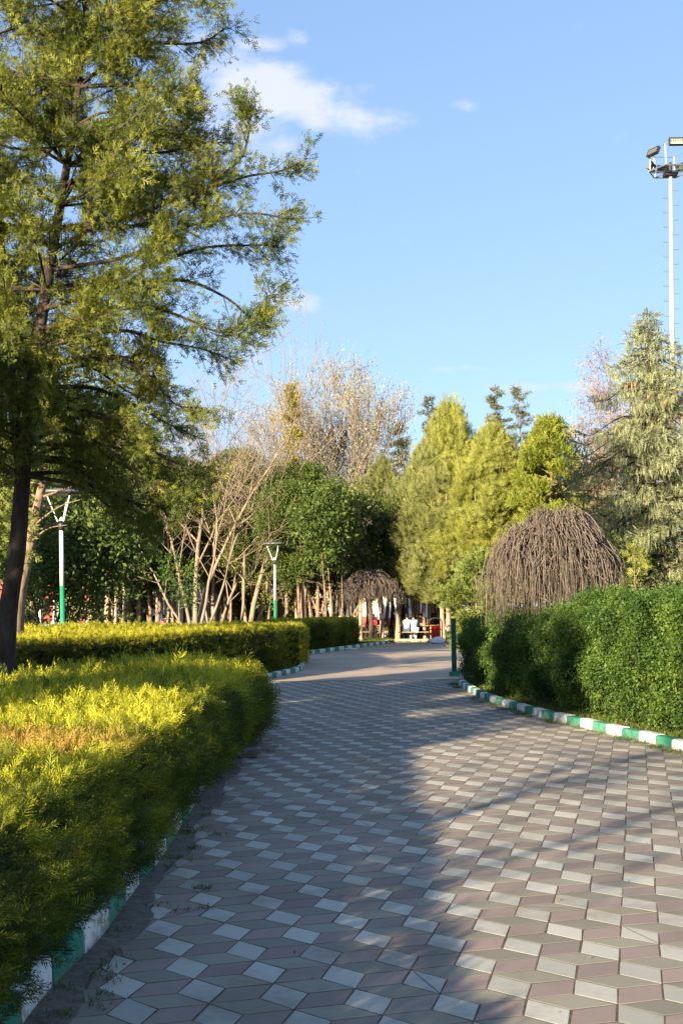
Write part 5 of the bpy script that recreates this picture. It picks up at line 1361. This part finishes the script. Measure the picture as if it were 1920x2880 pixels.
# parking sign
ps = gx(282, 94); root = empty('parking_sign', ps, 'dark sign with a white letter P above a red bar', 'sign')
zc = at(0, 1672, 94).z - .0
zP = CAMH + (1718 - 1672) / F * 94
mb = MB(); mb.box((0, 0, zP), (1.35, .12, .85)); mb.build('panel', M_dgrey, root)
mb = MB(); mb.box((0, -.03, zP - .5), (1.5, .16, .13)); mb.build('red_bar', M_red, root)
for s in (-.2, .35):
    mb = MB(); mb.tube([(s, .1, 0), (s + (.25 if s > 0 else 0), .1, zP - .4)], .07, 8); mb.build('leg', M_white, root)
text('P', .72, M_white, root, (-.32, -.075, zP))
mb = MB(); mb.box((.42, -.07, zP), (.18, .03, .60)); mb.build('white_bar', M_white, root)

# white curved post with panel
wp = gx(114, 50); root = empty('curved_post', wp, 'white post that forks into two curved arms around a tan panel', 'post')
zz = lambda py: CAMH + (1719 - py) / F * 50
mb = MB(); mb.tube([(0, 0, 0), (0, 0, zz(1720)), (0, 0, zz(1719))], [.07, .06, .04], 12); mb.build('base', M_white, root, True)
mb = MB(); q = F / 50
mb.tube(curve_pts([(0, 0, zz(1720)), (.02, 0, zz(1705)), (-.06, 0, zz(1680)), (-.06, 0, zz(1650)), (0, 0, zz(1625))], 4), [.035] * 17, 8)
mb.build('arm', M_white, root, True)
mb = MB(); mb.tube(curve_pts([(.0, 0, zz(1700)), (.02, 0, zz(1680)), (.10, 0, zz(1655)), (.10, 0, zz(1640)), (.03, 0, zz(1625))], 4), [.03] * 17, 8); mb.build('arm', M_white, root, True)
mb = MB(); mb.box((.03, 0, zz(1652)), (.12, .02, .42)); mb.build('panel', plain('tan_panel', (.55, .36, .15), .6, .3), root)

# playground ride
pr = gx(222, 60); root = empty('playground_ride', pr, 'red playground ride with an orange round seat, half hidden by the hedge on the left', 'playground ride')
mb = MB(); mb.box((-.25, 0, .62), (.42, .5, .55)); mb.box((.10, .1, .72), (.25, .4, .3)); mb.build('body', plain('play_red', (.70, .05, .03), .4, .5), root, bevel=.05)
mb = MB(); mb.box((.55, 0, .58), (.8, .12, .10)); mb.box((.2, 0, 1.10), (.18, .10, .5)); mb.box((.55, 0, 1.42), (.30, .12, .14)); mb.tube([(.55, 0, .1), (.55, 0, 1.4)], .04, 8); mb.build('frame', M_red, root)
mb = MB(); mb.lathe([(.02, .18), (.15, .24), (.19, .36), (.15, .48), (.02, .54)], (.30, -.45, .06), 16); mb.build('seat', M_orange, root, True)
mb = MB(); mb.tube([(.3, -.45, 0), (.3, -.45, .3)], .05, 8); mb.build('spring', M_dgrey, root)

# ------------------------------------------------------------------ parked cars
def car(loc, rz, label, paint):
    root = empty('parked_car', loc, label, 'car', 'cars parked beyond the grove', rz)
    prof = [(-2.05, .35), (-2.1, .62), (-2.0, .86), (-1.75, .95), (-1.45, 1.38), (-1.1, 1.46), (.1, 1.44), (.45, 1.36), (1.05, .96), (1.8, .82), (2.08, .66), (2.1, .35)]
    bm = bmesh.new(); L_ = []
    for w, s in ((.84, 1), (.60, 0)):
        pass
    rings = []
    for x, z in prof:
        w = .86 if z < .98 else .86 - (z - .98) * .42
        rings.append([bm.verts.new((x, -w, z)), bm.verts.new((x, w, z))])
    for a, b in zip(rings, rings[1:]): bm.faces.new((a[0], b[0], b[1], a[1]))
    bm.faces.new([r[0] for r in rings][::-1]); bm.faces.new([r[1] for r in rings]); bm.faces.new((rings[0][0], rings[0][1], rings[-1][1], rings[-1][0]))
    bmesh.ops.recalc_face_normals(bm, faces=bm.faces)
    me = bpy.data.meshes.new('body'); bm.to_mesh(me); bm.free(); o = link('body', me, paint, root)
    b = o.modifiers.new('bevel', 'BEVEL'); b.width = .05; b.segments = 2
    gl = M_glass
    for s in (-1, 1):
        for pts in (((-1.38, 1.0), (-1.22, 1.32), (-.42, 1.37), (-.42, 1.0)), ((-.34, 1.0), (-.34, 1.37), (.32, 1.33), (.82, 1.0))):
            me = bpy.data.meshes.new('window'); me.from_pydata([(x, s * (.868 - (z - .98) * .42), z) for x, z in pts], [], [(0, 1, 2, 3)]); me.update(); link('window', me, gl, root)
    me = bpy.data.meshes.new('windscreen'); me.from_pydata([(.50, -.66, 1.345), (.50, .66, 1.345), (1.03, .78, .99), (1.03, -.78, .99)], [], [(0, 1, 2, 3)]); me.update(); link('windscreen', me, gl, root)
    for x in (-1.35, 1.30):
        for s in (-1, 1):
            mb = MB(); mb.tube([(x, s * .72, .32), (x, s * .90, .32)], .32, 18); w = mb.build('wheel', M_dgrey, root)
            mb = MB(); mb.tube([(x, s * .88, .32), (x, s * .915, .32)], .19, 12); mb.build('rim', M_grey, w)
    for s in (-1, 1):
        mb = MB(); mb.box((2.06, s * .62, .70), (.08, .30, .14)); mb.build('headlight', M_white, root)
        mb = MB(); mb.box((-2.06, s * .66, .78), (.06, .24, .18)); mb.build('tail_light', M_red, root)
        mb = MB(); mb.box((.78, s * .95, 1.02), (.12, .14, .10)); mb.build('mirror', paint, root)
m_, nt_, out_ = mat('car_glass'); prin(nt_, out_, (.03, .04, .05), .08, .6); M_glass = m_
silver = plain('silver_paint', (.55, .58, .64), .3, .6, .2, .04); wht = plain('car_white', (.72, .74, .76), .3, .6, 0, .03); 
car(gx(322, 82), R(184), 'white parked car left of the tall bright trunk', wht)
car(gx(385, 81), R(176), 'silver parked car right of the tall bright trunk', silver)
car(gx(192, 84), R(180), 'pale blue parked car behind the left street lamp', plain('car_blue', (.35, .45, .62), .3, .6, .1, .04))

# ------------------------------------------------------------------ buildings
def wall_mat(name, c, rough=.85): return plain(name, c, rough, .2, 0, .07, 1.2)
M_cream, M_wallw, M_brick, M_winglass = wall_mat('cream_plaster', (.74, .66, .50)), wall_mat('white_plaster', (.80, .80, .78)), wall_mat('red_wall', (.36, .09, .08)), plain('window_dark', (.06, .075, .09), .15, .6, 0, .2)
def building(name, X0, X1, Y, H, m, label, awn=None, floors=2, wstep=3.0, letters=None, band=None):
    root = empty(name, ((X0 + X1) / 2, Y, 0), label, 'building')
    w = X1 - X0; mb = MB(); mb.box((0, 5, H / 2), (w, 10, H)); mb.build('wall', m, root)
    mb = MB(); mb.box((0, 5, H + .1), (w + .8, 10.8, .2)); mb.build('roof', M_grey, root)
    n = int(w / wstep)
    for f in range(floors):
        for i in range(n):
            x = -w / 2 + (i + .5) * w / n; z = 1.75 + f * 3.1; ww, wh = (1.7, 1.5) if f else (2.1, 1.6)
            mb = MB()
            for s in (-1, 1): mb.box((x + s * (ww / 2 + .04), -.03, z), (.08, .10, wh + .16)); mb.box((x, -.028, z + s * (wh / 2 + .04)), (ww, .10, .08))
            mb.box((x, -.027, z), (.06, .08, wh)); fr = mb.build('window', M_white, root)
            mb = MB(); mb.box((x, -.002, z), (ww, .02, wh)); mb.build('pane', M_winglass, fr)
    if awn:
        mb = MB(); mb.box((0, -.25, awn[0]), (w, .5, awn[1])); mb.build('base_band', awn[2], root)
    if letters: text(letters[0], letters[1], M_dgrey, root, (letters[2], -.12, letters[3]), name='lettering')
    return root
Yb = 108
zB = lambda py, Y: CAMH + (1709 - py) / F * Y
X = lambda px, Y: (px - 960) / F * Y
building('cream_building', X(860, Yb), X(1065, Yb), Yb, 7.2, M_cream, 'long cream building seen between the trunks left of the notice', (.45, .9, M_brick), wstep=5.0)
building('white_building', X(1070, Yb - 3), X(1420, Yb - 3), Yb - 3, 7.0, M_wallw, 'white building with a dark red base seen between the trunks behind the picnic tables', (.38, .76, M_brick), wstep=5.5, letters=('STİ', .62, (1154 - 1245) / F * (Yb - 3), zB(1706, Yb - 3)))
building('red_shop', X(0, 104), X(250, 104), 104, 6.4, M_brick, 'brick red shop with a pale upper storey at the far left', (3.3, .35, M_red), wstep=3.4)
building('pale_house', X(1730, 62), X(1990, 62), 62, 4.2, M_wallw, 'low white building behind the pale bush under the spruce', None, 1)
building('dim_building', X(300, 110), X(620, 110), 110, 7.0, wall_mat('grey_wall', (.22, .25, .30)), 'grey-blue building hidden deep behind the parked cars', None)
mb = MB()
for i in range(46): mb.box((X(30, 80) + i * .3, 0, .28 + .02 * math.sin(i)), (.26, .25, .55))
o = mb.build('low_wall', M_conc); o.location = (0, 78.0, 0); tag(o, 'low pale stone wall behind the white curved post at far left', 'wall')

# ------------------------------------------------------------------ weeds and grass
def tufts(name, pts, label, size, n, m=M_grass, spread=.05, z=.012, seed=0):
    rng = np.random.default_rng(seed); P = []; 
    pts = np.asarray(pts)
    idx = rng.integers(0, len(pts), n); P = pts[idx] + np.column_stack([rng.normal(0, spread, (n, 2)), np.zeros(n)]); P[:, 2] = z
    o = scatter(name, m, P, np.column_stack([rng.normal(0, .5, (n, 2)), np.full(n, .9)]), rng.uniform(.5, 1.4, n) * size, [tpl_spray(2, .4, .06, i) for i in range(3)], rng)
    tag(o, label, 'weeds', None, 'stuff'); return o
rng = np.random.default_rng(12)
cl = catmull(KL, 6); cr = catmull(KR, 6)
pl = [(p.x + .05 + abs(rng.normal(0, .16)), p.y + rng.normal(0, .2), 0) for p in cl for _ in range(3)]
tufts('path_weeds', [pl[i] for i in rng.integers(0, len(pl), 60)], 'small weeds in the joints beside the near left hedge', .028, 1700, spread=.035, seed=1)
pr_ = [(p.x - .06 - abs(rng.normal(0, .05)), p.y - .05 - abs(rng.normal(0, .05)), 0) for p in cr for _ in range(3)]
tufts('path_weeds', [pr_[i] for i in rng.integers(0, len(pr_), 90)], 'grass and weeds along the foot of the right kerb', .04, 2600, spread=.06, seed=2)
k2 = catmull(K2, 6); k3 = catmull(K3, 6)
tufts('bed_grass', [(p.x - .3 - abs(rng.normal(0, .2)), p.y + .1, 0) for p in k2 for _ in range(5)], 'green grass behind the middle striped kerb', .10, 3000, M_grass, .12, .065, 3)
tufts('bed_grass', [(p.x - .1 - abs(rng.normal(0, .3)), p.y + .5 + abs(rng.normal(0, .5)), 0) for p in k3 for _ in range(6)], 'green grass behind the far striped kerb', .13, 6000, M_grass, .15, .065, 4)
tufts('bed_grass', [(p.x + .3 + abs(rng.normal(0, .1)), p.y + .15, 0) for p in cr for _ in range(6)], 'grass and low shoots between the right kerb and the privet hedge', .08, 5000, M_grass, .08, .065, 5)
n = 30000
Xs = rng.uniform(-22, 14, n); Ys = rng.uniform(57, 100, n)
o = scatter('park_grass', M_grass, np.column_stack([Xs, Ys, np.zeros(n)]), np.column_stack([rng.normal(0, .5, (n, 2)), np.full(n, .9)]), rng.uniform(.06, .16, n), [tpl_spray(2, .4, .08, i) for i in range(3)], rng); tag(o, 'thin patchy grass on the ground under the park trees', 'grass', None, 'stuff')
# dry leaf crumbs on the paving
n = 700
Xs = rng.uniform(-1.1, 4, n); Ys = rng.uniform(4.5, 20, n)
o = scatter('leaf_litter', plain('dry_leaf', (.16, .10, .05), .9, .1), np.column_stack([Xs, Ys, np.full(n, .0145)]), np.column_stack([rng.normal(0, 1, (n, 2)), np.zeros(n)]), rng.uniform(.006, .018, n), [tpl_leaves(1, 1, i, 0) for i in range(4)], rng); tag(o, 'tiny dry leaf crumbs scattered over the paving', 'leaf litter', None, 'stuff')
